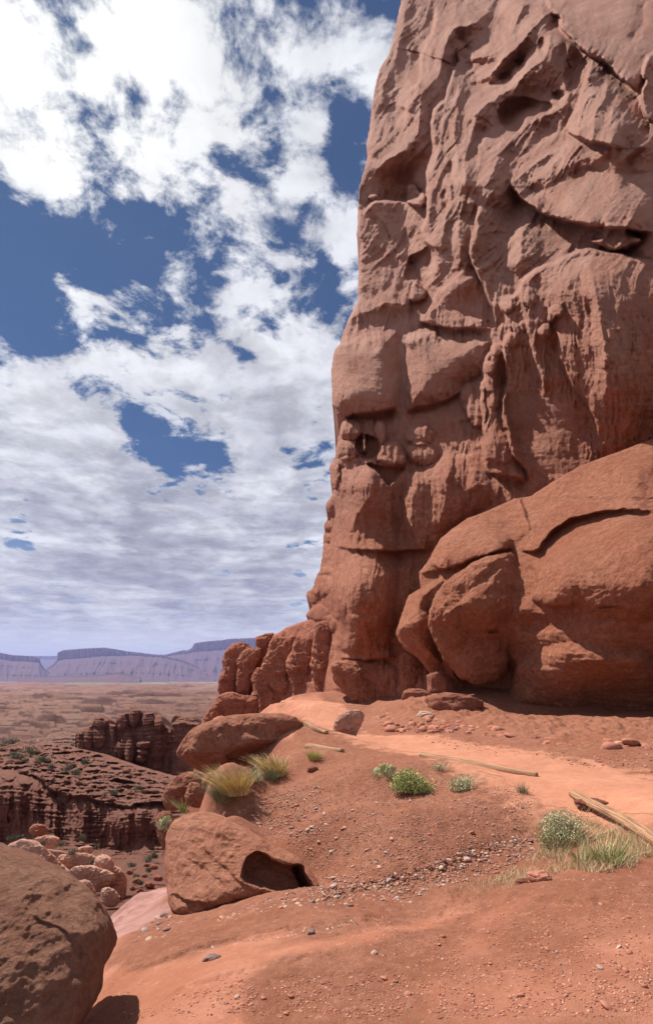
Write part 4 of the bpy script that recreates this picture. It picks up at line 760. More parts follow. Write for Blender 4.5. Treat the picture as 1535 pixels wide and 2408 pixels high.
# ============================================================ MESAS
def mesa(name, edge, x0, x1, D0, foot=1611, cliffh=14, depth=1500, amp=1.0, seed=0, label=None):
    e = np.array(edge, float); xs = np.arange(x0, x1, 1.2); top = np.interp(xs, e[:, 0], e[:, 1]) + .7 * fbm2(xs / 6, xs * 0 + seed, 3, seed)
    ch = np.interp(xs, e[:, 0], e[:, 2]) if e.shape[1] > 2 else np.full(xs.shape, cliffh)
    rows = []; 
    rows.append((top, D0 + depth))
    rows.append((top, D0 + 0.0 * xs))
    nC = 10; nT = 60
    flute = ridged2(xs / 5.0, xs * 0 + seed, 3, seed + 3)
    for k in range(1, nC + 1):
        t = k / nC; rows.append((top + ch * t, D0 - D0 * .004 * t - flute * D0 * .006 * amp))
    for k in range(1, nT + 1):
        t = k / nT; yy = top + ch + (foot - top - ch) * t
        g = ridged2(xs / 22 + t * .4, xs * 0 + t * 1.1 + seed, 4, seed + 7) * np.sin(math.pi * min(1, t * 1.1))
        stp = np.tanh(4 * math.sin(t * 19 + 1)) * .003
        rows.append((yy, D0 * (1 - .004 - .26 * t ** 1.15) - g * D0 * .028 * amp + stp * D0))
    V = np.stack([unp(xs, r[0], r[1] + 0 * xs) for r in rows], 0)
    V[0, :, 2] = V[1, :, 2]
    o = grid_mesh(name, V, M['mesa']); o['kind'] = 'structure'; return o
mesa('hills', [(-300,1541,10),(0,1535,12),(30,1541,12),(75,1543,12),(92,1547,10),(97,1562,5),(110,1578,2),(140,1592,1)], -300, 140, 7600, seed=1)
mesa('hills', [(60,1545,6),(80,1543,6),(134,1543,6),(160,1545,6)], 60, 170, 15000, seed=2, foot=1604, amp=.5)
mesa('hills', [(85,1590,1),(105,1577,2),(125,1562,3),(133,1553,6),(135,1535,18),(149,1529,20),(200,1525,20),(244,1523,17),(279,1528,12),(300,1532,8),(329,1535,5),(360,1539,4),(383,1540,4),(400,1546,3),(430,1552,3),(470,1570,2),(520,1590,1)], 85, 520, 8200, seed=3)
mesa('hills', [(310,1590,1),(340,1562,2),(383,1541,3),(410,1534,4),(433,1529,6),(440,1530,6),(451,1524,8),(456,1514,16),(461,1512,18),(490,1508,20),(528,1505,20),(534,1503,20),(600,1500,20),(760,1501,20),(1000,1510,20)], 310, 1000, 9400, seed=4)
mesa('hills', [(60,1593,1),(150,1590,1),(230,1588,2),(262,1583,3),(275,1581,3),(300,1586,2),(320,1592,1)], 60, 330, 5600, seed=6, foot=1609, amp=.4)

# ============================================================ ROCKS on the left
def rock(name, outline, D, h, mat, label, cat, **kw):
    grp = kw.pop('group', None); o = star_rock(name, outline, D, h, mat, **kw); tag(o, label, cat, grp); return o
rock('boulder', [(-60,1972),(0,1988),(19,1997),(67,2010),(115,2026),(171,2061),(209,2093),(241,2128),(263,2165),(268,2200),(263,2235),(240,2280),(231,2335),(195,2400),(160,2470),(20,2560),(-200,2560),(-380,2440),(-430,2220),(-360,2060),(-200,1975)], 3.15, 230, M['boulder'],
  'huge brown weathered boulder filling the lower left corner', 'boulder', back=210, rings=150, n=520, noise=.62, seed=1, tilt=(0, .55), prof=.36, sm=1, fine=1.2,
  feats=[('groove',[(75,2010),(95,2030),(115,2042),(150,2075)],3,9),('groove',[(170,2190),(175,2235),(210,2280),(232,2300)],5,10),('lip',[(60,2150),(100,2160),(150,2185),(170,2230)],5,6,30,20),('tent',[(262,2170),(225,2230),(190,2330),(150,2440)],14,60,40),('groove',[(150,2075),(175,2110),(215,2150)],2.5,7),('lip',[(0,2030),(40,2020),(90,2040),(140,2080)],5,5,40,20)])
cave_f = [('pit',[(566,2064),(568,2034),(582,2012),(600,2003),(622,2013),(645,2026),(672,2036),(690,2030),(709,2034),(716,2056),(738,2093),(690,2098),(640,2096),(600,2080)],75,20),
 ('pit',[(684,2044),(692,2036),(706,2038),(713,2058),(733,2090),(704,2092),(697,2070)],50,10),
 ('lip',[(600,2004),(640,2020),(680,2034),(712,2030)],6,4,16,10),('groove',[(398,2040),(430,2060),(440,2100),(470,2120)],5,14),('lip',[(400,2100),(430,2112),(470,2125),(500,2118)],10,10,30,20),
 ('groove',[(510,1965),(530,1985),(575,1985)],2,5),('groove',[(465,1985),(480,2010),(500,2050)],2,5),('lip',[(470,1990),(500,2012),(545,2055),(600,2090)],5,5,40,30),('lip',[(430,2010),(480,2040),(540,2085)],4,4,30,30),
 ('tent',[(420,1960),(480,1940),(560,1960),(640,2000)],12,40,60)]
rock('boulder', [(394,1975),(399,1952),(406,1936),(430,1922),(465,1912),(520,1918),(560,1940),(600,1962),(640,1988),(690,2008),(716,2030),(745,2075),(752,2098),(700,2106),(621,2112),(560,2118),(500,2140),(450,2160),(410,2150),(399,2130),(393,2080),(392,2020)], 5.75, 60, M['cave'],
  'large rounded boulder with a dark cave hollow at its lower right', 'boulder', back=190, rings=130, n=420, noise=.9, seed=4, prof=.36, sm=1, feats=cave_f, tilt=(.15, .9), center=(560, 2035))
out_f = [('tent',[(428,1768),(470,1760),(500,1770),(540,1760),(620,1738),(676,1742)],12,30,24),('groove',[(495,1738),(515,1755),(550,1795)],4,16),('pit',[(520,1780),(560,1760),(640,1742),(670,1748),(600,1765),(560,1792)],14,8),('blob',455,1770,30,22,10),('blob',600,1745,50,16,8)]
rock('rock_outcrop', [(417,1774),(424,1750),(440,1730),(465,1708),(510,1690),(570,1680),(650,1676),(712,1690),(712,1735),(674,1751),(640,1758),(607,1764),(567,1793),(538,1805),(515,1815),(490,1820),(460,1809),(438,1793)], 12.9, 60, M['slab'],
  'broad overhanging sandstone slab jutting out over the canyon', 'rock outcrop', back=140, rings=90, n=360, noise=1.0, seed=6, prof=.42, sm=1, feats=out_f, tilt=(.1, -.5))
rock('boulder', [(386,1902),(383,1868),(394,1850),(412,1825),(440,1816),(466,1813),(480,1830),(470,1860),(455,1890),(430,1904),(405,1907)], 10.6, 30, M['slab'], 'angular red block under the left end of the overhanging slab', 'boulder', rings=60, n=240, noise=1.7, seed=8, prof=.3, sm=1, feats=[('tent',[(385,1870),(420,1860),(470,1850)],8,30,20)])
rock('boulder', [(434,1880),(440,1860),(446,1840),(468,1842),(476,1860),(486,1876),(500,1884),(486,1896),(460,1900),(445,1896)], 10.0, 22, M['slab'], 'small knobbly red rock between the angular block and the yellow grass', 'boulder', rings=50, n=200, noise=1.7, seed=9, prof=.4, sm=1)
rock('boulder', [(474,1862),(477,1832),(495,1814),(530,1806),(575,1802),(600,1812),(570,1842),(540,1862),(510,1876),(488,1874)], 10.4, 24, M['slab'], 'split red rock tucked behind the large yellow grass tuft', 'boulder', rings=50, n=240, noise=1.8, seed=10, prof=.35, sm=1)
rock('boulder', [(363,1936),(370,1915),(387,1905),(405,1912),(412,1940),(404,1975),(398,2015),(388,2005),(374,1975)], 8.4, 24, M['slab'], 'pale red rock knob that carries a grey green bush on the canyon edge', 'boulder', rings=50, n=220, noise=1.6, seed=11, prof=.4, sm=1)
rock('boulder', [(515,1950),(520,1920),(530,1905),(538,1925),(550,1948),(545,1957),(528,1958)], 7.6, 14, M['slab'], 'small pointed red rock standing on top of the cave boulder', 'boulder', rings=36, n=140, noise=.7, seed=12, prof=.35, sm=1)
# pale boulders down in the ravine
PB = [([(15,1987),(50,1976),(85,1975),(112,2003),(150,2040),(182,2066),(188,2082),(150,2075),(90,2060),(20,2040)],30,16,'long pale slab running behind the big brown boulder'),
 ([(132,2020),(150,2008),(190,2006),(226,2014),(232,2026),(216,2044),(180,2060),(150,2050)],31,14,'flat pale pink slab at the top of the ravine rocks'),
 ([(222,2030),(232,2013),(258,2011),(270,2035),(290,2048),(298,2080),(293,2128),(270,2130),(245,2100),(225,2070)],28,22,'tall pale pink dome rock at the right end of the ravine rocks'),
 ([(158,2050),(180,2036),(225,2040),(266,2050),(270,2070),(255,2084),(215,2090),(184,2068)],27,16,'wavy pale slab in the middle of the ravine rocks'),
 ([(180,2072),(208,2068),(222,2090),(232,2118),(215,2128),(190,2105)],25,14,'small pale rock squeezed beside the big brown boulder edge'),
 ([(236,2100),(244,2088),(262,2088),(283,2106),(280,2126),(262,2137),(242,2130)],24,14,'round reddish rock at the foot of the pale dome'),
 ([(172,2003),(190,1991),(212,1989),(221,1997),(214,2011),(185,2012)],34,9,'flat capped pale rock like a mushroom at the ravine rim'),
 ([(80,1985),(84,1970),(110,1967),(138,1968),(144,1985),(128,1996),(95,1996)],36,10,'squarish grey and pink block near the leafy ravine bushes'),
 ([(42,1984),(50,1971),(66,1970),(73,1980),(66,1992),(48,1991)],36,9,'round brown rock behind the top of the big boulder'),
 ([(24,1986),(32,1980),(50,1982),(52,1992),(38,1997),(27,1994)],34,7,'smallest low brown rock behind the top of the big boulder'),
 ([(67,1955),(72,1944),(92,1937),(110,1944),(112,1958),(100,1967),(76,1966)],42,11,'smooth domed reddish boulder resting below the dark canyon wall')]
for i, (ol, D, h, lab) in enumerate(PB):
    rock('rock', ol, D, h, M['pale'] if i not in (8, 9, 10) else M['tower'], lab, 'rock', back=h * 1.6, rings=50, n=200, noise=1.8, seed=30 + i, prof=.36, sm=1, group='boulders down in the ravine', nscale=1.2)
for i, (x_, y_, a_, b_) in enumerate([(305,2052,9,6),(322,2072,12,8),(340,2060,8,5),(352,2082,13,8),(330,2096,9,7),(372,2066,12,7),(312,2090,7,6),(362,2040,10,6),(345,2035,8,5)]):
    rock('rock', [(x_-a_,y_+b_*.4),(x_-a_*.6,y_-b_*.8),(x_+a_*.2,y_-b_),(x_+a_,y_-b_*.2),(x_+a_*.8,y_+b_),(x_-a_*.5,y_+b_)], 27 + (2100-y_)*.11, a_*.6, M['tower'], 'small reddish rock on the ravine floor right of the pale boulders', 'rock', back=a_, rings=16, n=60, noise=2.0, seed=70+i, prof=.36, sm=1, group='rocks on the ravine floor', nscale=1.5)
star = star_rock('ravine_ledge', [(-60,2010),(60,1990),(150,2000),(230,2030),(285,2060),(292,2130),(260,2150),(200,2140),(120,2100),(-60,2100)], 33, 10, M['pale'], back=60, rings=50, n=240, noise=.7, seed=55, prof=.36); star['kind'] = 'structure'

# ============================================================ finding the ground under a picture point
tD = np.exp(np.linspace(math.log(1.3), math.log(38), 500))
def hit(px, py):
    x = (px - CX) / F * tD; z = (HY - py) / F * tD; g = tz(x, tD); k = np.argmax(z < g)
    if k == 0: return None
    a = tD[k - 1]; b = tD[k]
    fa = (HY - py) / F * a - tz(np.array([(px - CX) / F * a]), np.array([a]))[0]; fb = (HY - py) / F * b - tz(np.array([(px - CX) / F * b]), np.array([b]))[0]
    D = a + (b - a) * fa / (fa - fb + 1e-9); x = (px - CX) / F * D
    return np.array([x, D, gz(x, D)[0]])
def hits(px, py):
    """many at once"""
    px = np.asarray(px, float); py = np.asarray(py, float); X = (px[:, None] - CX) / F * tD; Z = (HY - py[:, None]) / F * tD
    g = tz(X, tD[None] + 0 * X); k = np.argmax(Z < g, 1); ok = k > 0; k = np.maximum(k, 1); r = np.arange(len(px))
    fa = (Z - g)[r, k - 1]; fb = (Z - g)[r, k]; D = tD[k - 1] + (tD[k] - tD[k - 1]) * fa / (fa - fb + 1e-9)
    x = (px - CX) / F * D; return x, D, gz(x, D), ok

# ============================================================ LOGS
def make_log(p0, p1, r0, r1, label, seed, sag=.022):
    p0 = np.array(p0, float); p1 = np.array(p1, float); ax = p1 - p0; L = np.linalg.norm(ax); ax /= L
    s = np.cross(ax, [0, 0, 1]); s /= np.linalg.norm(s); u = np.cross(s, ax); al = []; ar = []; n = 40; m = max(30, int(L / .03)); rows = []
    for i in range(-3, m + 4):
        t = min(max(i / m, 0), 1); c = p0 + ax * L * t + s * sag * math.sin(t * 7 + seed) ; r = r0 + (r1 - r0) * t
        k = {-3: 0.0, -2: .55, -1: .93, m + 1: .93, m + 2: .55, m + 3: 0.0}.get(i, 1)
        off = {-3: -.012, -2: -.010, -1: -.006, m + 1: .006, m + 2: .010, m + 3: .012}.get(i, 0)
        a = np.arange(n) * 2 * math.pi / n; al.append(np.full(n, t * L)); ar.append(a)
        rr = r * k * (1 + .05 * np.sin(a * 3 + t * 2 + seed) + .035 * perlin2(a * 3.0 + seed, t * L * 1.2 + 0 * a, seed) - .10 * np.exp(-((np.mod(a - 2.2 - .5 * math.sin(t * 3 + seed) + math.pi, 2 * math.pi) - math.pi) / .06) ** 2) - .07 * np.exp(-((np.mod(a - 1.1 - .3 * math.sin(t * 4) + math.pi, 2 * math.pi) - math.pi) / .05) ** 2))
        rows.append(c[None] + ax[None] * off + rr[:, None] * (np.cos(a)[:, None] * s + np.sin(a)[:, None] * u))
    o = grid_mesh('log', np.stack(rows), M['wood'], close_u=True, attrs={'along': np.stack(al) + seed, 'around': np.stack(ar)}); tag(o, label, 'log', 'weathered poles edging the trail'); return o
def onpath(px, py, r): h = hit(px, py); h[2] += r * .38; return h
make_log(onpath(1350, 1870, .06), onpath(1625, 2030, .07), .052, .062, 'nearest thick orange brown pole at the right edge of the trail', 1)
make_log(onpath(992, 1782, .05), onpath(1262, 1825, .05), .064, .046, 'long straight pole along the middle bend of the trail', 2)
make_log(onpath(723, 1757, .04), onpath(803, 1772, .04), .07, .055, 'short pole above the small yellow tuft', 3)
make_log(onpath(717, 1706, .04), onpath(765, 1727, .04), .07, .062, 'farthest short pole where the trail climbs to the rock hump', 4)

# ============================================================ PLANTS
def blades(n, rad, h, spread=.6, wd=.003, droop=.5, seed=0, lean=(0, 0), seg=4, ell=1.0):
    r = np.random.default_rng(seed); a = r.uniform(0, 2 * math.pi, n); q = rad * np.sqrt(r.uniform(0, 1, n)); bx = q * np.cos(a); by = q * np.sin(a) * ell
    L = h * r.uniform(.35, 1.2, n) ** 1.0; out = spread * (q / rad) * r.uniform(.6, 1.3, n) + r.uniform(0, .25, n)
    dx = np.cos(a + r.normal(0, .5, n)) * out + lean[0]; dy = np.sin(a + r.normal(0, .5, n)) * out + lean[1]
    sa = r.uniform(0, math.pi, n); V = []; 
    for i in range(seg + 1):
        t = i / seg; hx = bx + dx * L * t ** 1.5; hy = by + dy * L * t ** 1.5; hz = L * (t - droop * .5 * out * t * t * .6)
        wv = wd * (1 - t * .85); V.append(np.stack([np.stack([hx - wv * np.cos(sa), hy - wv * np.sin(sa), hz], -1), np.stack([hx + wv * np.cos(sa), hy + wv * np.sin(sa), hz], -1)], 1))
    V = np.stack(V, 1); nb = (seg + 1) * 2; base = np.arange(n)[:, None] * nb; Q = []
    for i in range(seg): Q.append(np.stack([base[:, 0] + 2 * i, base[:, 0] + 2 * i + 1, base[:, 0] + 2 * i + 3, base[:, 0] + 2 * i + 2], -1))
    return V.reshape(-1, 3), np.concatenate(Q)
def leaf_cloud(n, rx, ry, rz, size, seed=0, clump=7, up=.3):
    r = np.random.default_rng(seed); cl = r.normal(size=(clump, 3)); cl /= np.linalg.norm(cl, axis=1)[:, None]; cl *= r.uniform(.35, .75, (clump, 1))
    k = r.integers(0, clump, n); p = cl[k] + r.normal(size=(n, 3)) * .24; l = np.linalg.norm(p, axis=1); p = p / np.maximum(l, 1)[:, None]
    p = p * [rx, ry, rz]; p[:, 2] = np.abs(p[:, 2] + rz * .35) ; d = r.normal(size=(n, 3)); d[:, 2] += up; d /= np.linalg.norm(d, axis=1)[:, None]
    s = np.cross(d, r.normal(size=(n, 3))); s /= np.linalg.norm(s, axis=1)[:, None]; L = size * r.uniform(.6, 1.4, n)[:, None]
    V = np.stack([p, p + d * L * .5 + s * L * .22, p + d * L, p + d * L * .5 - s * L * .22], 1).reshape(-1, 3); return V, np.arange(n * 4).reshape(n, 4)
def twigs(n, rx, ry, rz, wd=.003, seed=0):
    r = np.random.default_rng(seed); V = []; Q = []
    for i in range(n):
        a = r.uniform(0, 6.28); e = r.uniform(.2, 1); tip = np.array([math.cos(a) * rx * e, math.sin(a) * ry * e, rz * r.uniform(.6, 1.25)]); m = tip * .5 + r.normal(size=3) * [rx * .1, ry * .1, 0]
        pts = [np.zeros(3), m, tip]; b = len(V)
        for j, p in enumerate(pts):
            w_ = wd * (1 - .4 * j)
            for q in range(3): V.append(p + [w_ * math.cos(q * 2.1), w_ * math.sin(q * 2.1), 0])
        for j in range(2):
            for q in range(3): Q.append([b + 3 * j + q, b + 3 * j + (q + 1) % 3, b + 3 * j + 3 + (q + 1) % 3, b + 3 * j + 3 + q])
    return np.array(V), np.array(Q)
def empty(name, loc): o = bpy.data.objects.new(name, None); link(o); o.location = loc; return o
def tuft(px, py, rad, h, n, mat, label, cat='grass tuft', name='grass_tuft', group=None, loc=None, **kw):
    p = loc if loc is not None else hit(px, py); V, Q = blades(n, rad, h, **kw); o = mesh_np(name, V, Q, mat, smooth=False); o.location = p; tag(o, label, cat, group); return o
def shrub(px, py, rx, rz, n, size, mat, label, seed=0, tw=40, loc=None, group=None, name='shrub', clump=9, ry=None, up=.3, straw=0):
    p = loc if loc is not None else hit(px, py); e = empty(name, p); tag(e, label, 'shrub', group); ry = ry or rx
    V, Q = leaf_cloud(n, rx, ry, rz, size, seed, clump, up); mesh_np('foliage', V, Q, mat, e, smooth=False)
    V, Q = twigs(tw, rx * .95, ry * .95, rz * 1.1, size * .07 if size < .1 else .01, seed); mesh_np('stems', V, Q, M['twig'], e, smooth=False)
    if straw: V, Q = blades(straw, rx * .9, rz * 1.6, .9, .0025, .6, seed + 3); mesh_np('dry_stalks', V, Q, M['straw'], e, smooth=False)
    return e
tuft(552,1868,.22,.42,800,M['ygrass'],'largest golden yellow bunchgrass tuft beside the split red rock',spread=.75,wd=.008,droop=.7,seed=1,lean=(-.35,-.1))
tuft(527,1885,.14,.26,900,M['ggrass'],'grey green lower clump at the left foot of the largest golden tuft',spread=.8,wd=.003,seed=2,lean=(-.3,0))
tuft(648,1822,.17,.34,600,M['ygrass'],'second golden yellow bunchgrass tuft, higher up the slope',spread=.75,wd=.008,droop=.7,seed=3,lean=(-.45,-.05))
tuft(634,1832,.13,.16,700,M['ggrass'],'grey grass skirt coloured as the shade below the second golden tuft',spread=.8,wd=.003,seed=4,lean=(-.3,0))  # grey blades stand in for the golden tuft's own shadow
shrub(600,1836,.15,.16,700,.03,M['sage'],'small olive green bush between the two golden tufts',5,30,straw=60)
tuft(738,1784,.10,.17,420,M['ograss'],'small round olive yellow tuft below the short pole',spread=.8,wd=.003,seed=6)
shrub(972,1862,.33,.25,7500,.030,M['green'],'bright green rounded shrub in the middle of the slope',7,70,clump=26,ry=.22)
shrub(1085,1856,.20,.15,1100,.03,M['sage'],'thin dusty grey green shrub right of the bright green one',8,60,clump=14,straw=160)
shrub(1032,1812,.16,.09,300,.024,M['sage'],'sparse dry bush just under the long straight pole',9,50,clump=10,straw=90)
shrub(1322,1990,.27,.25,9500,.024,M['sage'],'large pale sage green bush near the nearest pole',10,120,clump=34,ry=.2,up=.8,straw=260)
tuft(1228,1868,.06,.15,70,M['ggrass'],'sparse upright green grass sprig under the tip of the long pole',spread=.5,wd=.004,seed=11)
tuft(1435,2030,.11,.22,150,M['bgrass'],'fresh green grass clump right of the sage bush',spread=.7,wd=.005,seed=12)
tuft(1372,2032,.08,.18,70,M['bgrass'],'thin green blades between the sage bush and the fresh clump',spread=.6,wd=.0045,seed=13)
shrub(0,0,.12,.14,1500,.03,M['sage'],'grey green bush growing on the rock knob at the canyon edge',14,50,loc=unp(388.,1950.,8.15),clump=12,straw=60)
tuft(0,0,.05,.24,70,M['bgrass'],'green sprouting blades in front of the angular red block',spread=.7,wd=.006,seed=15,loc=unp(432.,1912.,9.2),lean=(-.3,0))
# prickly pear
pc0 = hit(903, 1828); cac = empty('cactus', pc0); tag(cac, 'grey green prickly pear cactus up the slope from the bright green shrub', 'cactus')
r_ = np.random.default_rng(9)
for k in range(17):
    th = np.linspace(0, math.pi, 9); ph = np.linspace(0, 2 * math.pi, 15)[:-1]; T, Pp = np.meshgrid(th, ph, indexing='ij'); sz = r_.uniform(.036, .055)
    U = np.stack([np.sin(T) * np.cos(Pp) * sz * .8, np.sin(T) * np.sin(Pp) * sz * .22, np.cos(T) * sz * 1.05], -1)
    lv = k % 3; a = r_.uniform(0, 3.14); ca, sa = math.cos(a), math.sin(a); U = np.stack([U[..., 0] * ca - U[..., 1] * sa, U[..., 0] * sa + U[..., 1] * ca, U[..., 2] + sz], -1)
    o = grid_mesh('pad', U, M['cactus'], cac, close_u=True); o.location = (r_.uniform(-.19, .19) * (1 - .25 * lv), r_.uniform(-.10, .10), .055 * lv); o.rotation_euler = (r_.normal(0, .3), r_.normal(0, .35), 0)
V, Q = blades(420, .19, .13, .9, .0012, .2, seed=19); mesh_np('spines', V, Q, M['straw'], cac, smooth=False)
# dry stick on the slope
q0 = hit(943, 1918); q1 = hit(962, 1886); rows = []
for i in range(15):
    t = i / 14; c = q0 + (q1 - q0) * t + np.array([.01 * math.sin(t * 9), 0, .022 + .02 * math.sin(t * 5)]); rr = .013 * (1 - .5 * t) * (.2 if i in (0, 14) else 1); a = np.arange(8) * math.pi / 4
    rows.append(c + rr * np.stack([np.cos(a), 0 * a, np.sin(a)], -1))
tag(grid_mesh('stick', np.stack(rows), M['stick'], close_u=True), 'crooked dark orange stick lying below the bright green shrub', 'stick')

bd_ = rbf([(a, b) for a, b, c in bG], [c for *_, c in bG], 40); rb = np.random.default_rng(12)
for i in range(34):
    x_ = rb.uniform(0, 390); y_ = rb.uniform(np.interp(x_, [0,110,170,400], [1758,1766,1775,1842]), rim(np.array([x_]))[0] - 4); a_ = rb.uniform(3.5, 11); b_ = a_ * rb.uniform(.35, .6)
    rock('rock', [(x_-a_,y_+b_*.4),(x_-a_*.7,y_-b_*.6),(x_+a_*rb.uniform(-.3,.4),y_-b_),(x_+a_,y_-b_*.3),(x_+a_*.8,y_+b_*.8),(x_-a_*.5,y_+b_)], float(bd_(np.array([x_]), np.array([y_]))[0]) - 2.2, a_*.6, M['canyon'], 'small flat dark red rock strewn over the canyon bench', 'rock', back=a_, rings=14, n=48, noise=2.2, seed=140+i, prof=.34, sm=1, group='rocks on the canyon bench')
# far bushes in the canyon
FB = [(28,1975,.9,.6),(48,1972,.8,.5),(193,1975,1.0,.9),(225,1998,.7,.6),(145,1990,1.2,.8),(172,2010,1.3,.8),(217,2032,.5,.4),(60,1978,.9,.5),(345,2030,1.4,1.3),(362,2020,1.0,1.2),(310,2040,1.2,.7),(320,2065,.9,.5),(330,2080,.7,.5),(350,2050,.9,.8),(95,1990,1.1,.7),
      (160,1815,1.6,1.2),(180,1822,1.1,.8),(122,1808,1.2,.8),(92,1795,1.5,1.0),(42,1782,1.8,1.1),(70,1770,1.8,1.1),(30,1780,1.3,.9),(80,1775,1.2,.8),(325,1858,1.4,.7),(268,1866,1.3,.6),(108,1790,1.1,.8),(55,1792,1.0,.6),(200,1795,1.0,.6),(10,1756,2.0,1.2),(30,1750,1.6,1.0)]
fb_D = rbf([(a, b) for a, b, c in bG], [c for *_, c in bG], 40)
srcm = []
for k in range(3):
    V, Q = leaf_cloud(420, 1, 1, .75, .28, 60 + k, 10, .4); srcm.append(V)
for i, (px, py, rx, rz) in enumerate(FB):
    D = float(fb_D(np.array([px]), np.array([py]))[0]) - 2.0
    if py > 1960 and px < 250: D = 29.5 + (2030 - py) * .06
    k = D / 110; V, Q = leaf_cloud(420, rx * k, rx * k, rz * k, .26 * k, 60 + i, 8, .4)
    e = empty('bush', unp(float(px), float(py), D)); tag(e, ('dark green desert bush on the canyon bench below the dark spires' if py < 1900 else 'green bush among the rocks at the bottom of the ravine'), 'bush', ('bushes on the canyon bench' if py < 1900 else 'bushes in the ravine'))
    mesh_np('foliage', V, Q, M['bush'], e, smooth=False); V, Q = twigs(8, rx * k * .7, rx * k * .7, rz * k, .03 * k, i); mesh_np('stems', V, Q, M['twig'], e, smooth=False)

# dry grass, too fine to count
def scatter(poly, n, seed):
    r = np.random.default_rng(seed); P = np.array(poly, float); out = []
    while len(out) < n:
        q = r.uniform(P.min(0), P.max(0), (n * 2, 2)); q = q[inside(q[:, 0], q[:, 1], poly)]; out = list(out) + list(q)
    return np.array(out[:n])
def grass_field(name, specs, mat, seed, label):
    Vs = []; Qs = []; off = 0; r = np.random.default_rng(seed)
    for poly, n, h, wd in specs:
        s = scatter(poly, n, seed); s = s[fbm2(s[:, 0] / 40, s[:, 1] / 22, 3, seed) + r.uniform(-.35, .35, len(s)) > -.08]
        x, y, z, ok = hits(s[:, 0], s[:, 1]); x, y, z = x[ok], y[ok], z[ok]
        V, Q = blades(len(x), .001, h, .3, wd, .4, seed=seed + 1); nb = 10; r2 = np.random.default_rng(seed + 2)
        ang = r2.uniform(0, 6.28, len(x)); ln = r2.uniform(.1, .9, len(x)); V = V.reshape(len(x), nb, 3); V[..., 0] += V[..., 2] * (np.cos(ang) * ln)[:, None]; V[..., 1] += V[..., 2] * (np.sin(ang) * ln)[:, None]
        V += np.stack([x, y, z - .004], -1)[:, None]; Vs.append(V.reshape(-1, 3)); Qs.append(Q + off); off += V.shape[0] * nb; seed += 5
    o = mesh_np(name, np.concatenate(Vs), np.concatenate(Qs), mat, smooth=False); tag(o, label, 'dry grass', kind='stuff'); return o
grass_field('dry_grass', [([(1040,2110),(1100,2085),(1160,2062),(1230,2030),(1262,2000),(1300,2010),(1360,2040),(1250,2075),(1190,2100),(1110,2118)],4200,.055,.0022),([(1280,1985),(1380,1935),(1480,1950),(1535,2000),(1490,2040),(1400,2055),(1330,2040),(1270,2015)],7500,.10,.0022),
  ([(1380,1890),(1440,1930),(1560,1990),(1560,2020),(1440,1990),(1350,1930)],900,.06,.002)], M['straw'], 101, 'pale straw coloured dry grass around the sage bush and the gully')
grass_field('dry_grass', [([(760,1800),(900,1800),(1100,1800),(1250,1850),(1300,1950),(1100,1980),(900,1990),(760,1960),(700,1880)],2600,.03,.0018),([(700,1900),(860,1930),(980,2060),(840,2080),(760,1990)],500,.03,.0018)], M['straw2'], 131, 'thin brown dry grass sprinkled over the dirt slope')

# ============================================================ STONES
def stone_mesh(seed, flat=.6, elong=1.3):
    th = np.linspace(0, math.pi, 8); ph = np.linspace(0, 2 * math.pi, 11)[:-1]; T, Pp = np.meshgrid(th, ph, indexing='ij'); D = np.stack([np.sin(T) * np.cos(Pp), np.sin(T) * np.sin(Pp), np.cos(T)], -1)
    s = np.sign(D) * np.abs(D) ** .9; return s * [elong, 1, flat] * (1 + .34 * fbm3(D * 1.1 + seed * 7.3, 3, seed))[..., None] * .5
protos = []
rs = np.random.default_rng(77)
smats = ['stone_grey', 'stone_pink', 'stone_tan', 'stone_dark', 'stone_red']
slab = {'stone_grey': 'grey', 'stone_pink': 'pink', 'stone_tan': 'tan', 'stone_dark': 'dark brown', 'stone_red': 'brick red'}
GULLY = [(700,2085),(760,2050),(860,2070),(960,2050),(1060,2020),(1160,1985),(1240,1960),(1260,2000),(1200,2040),(1100,2075),(980,2110),(860,2140),(740,2150),(640,2135)]
SLOPE = [(640,1960),(720,1900),(900,1880),(1100,1880),(1250,1900),(1240,1960),(1000,2045),(800,2070),(740,2040),(690,2000)]
FORE = [(300,2330),(480,2200),(640,2130),(900,2130),(1200,2080),(1530,2040),(1530,2400),(280,2400)]
SLIDE = [(300,2230),(380,2140),(420,2170),(560,2150),(500,2190),(400,2215)]
UPL = [(560,1900),(660,1850),(760,1850),(760,1960),(640,1975),(600,1940)]
WALLF = [(880,1690),(1000,1650),(1100,1670),(1200,1700),(1540,1710),(1540,1770),(1300,1755),(1100,1730),(900,1720)]
zone_txt = {'g': 'in the pebbly gully', 's': 'on the dirt slope', 'f': 'on the foreground rock', 'u': 'on the slope under the golden tufts', 'd': 'on the purple slab', 'w': 'in the rubble under the cliff ledge'}
plan = [('g', GULLY, 120, .022, .045), ('s', SLOPE, 55, .022, .045), ('f', FORE, 55, .014, .034), ('u', UPL, 30, .03, .06), ('d', SLIDE, 12, .03, .06), ('w', WALLF, 48, .08, .34)]
meshes = {}
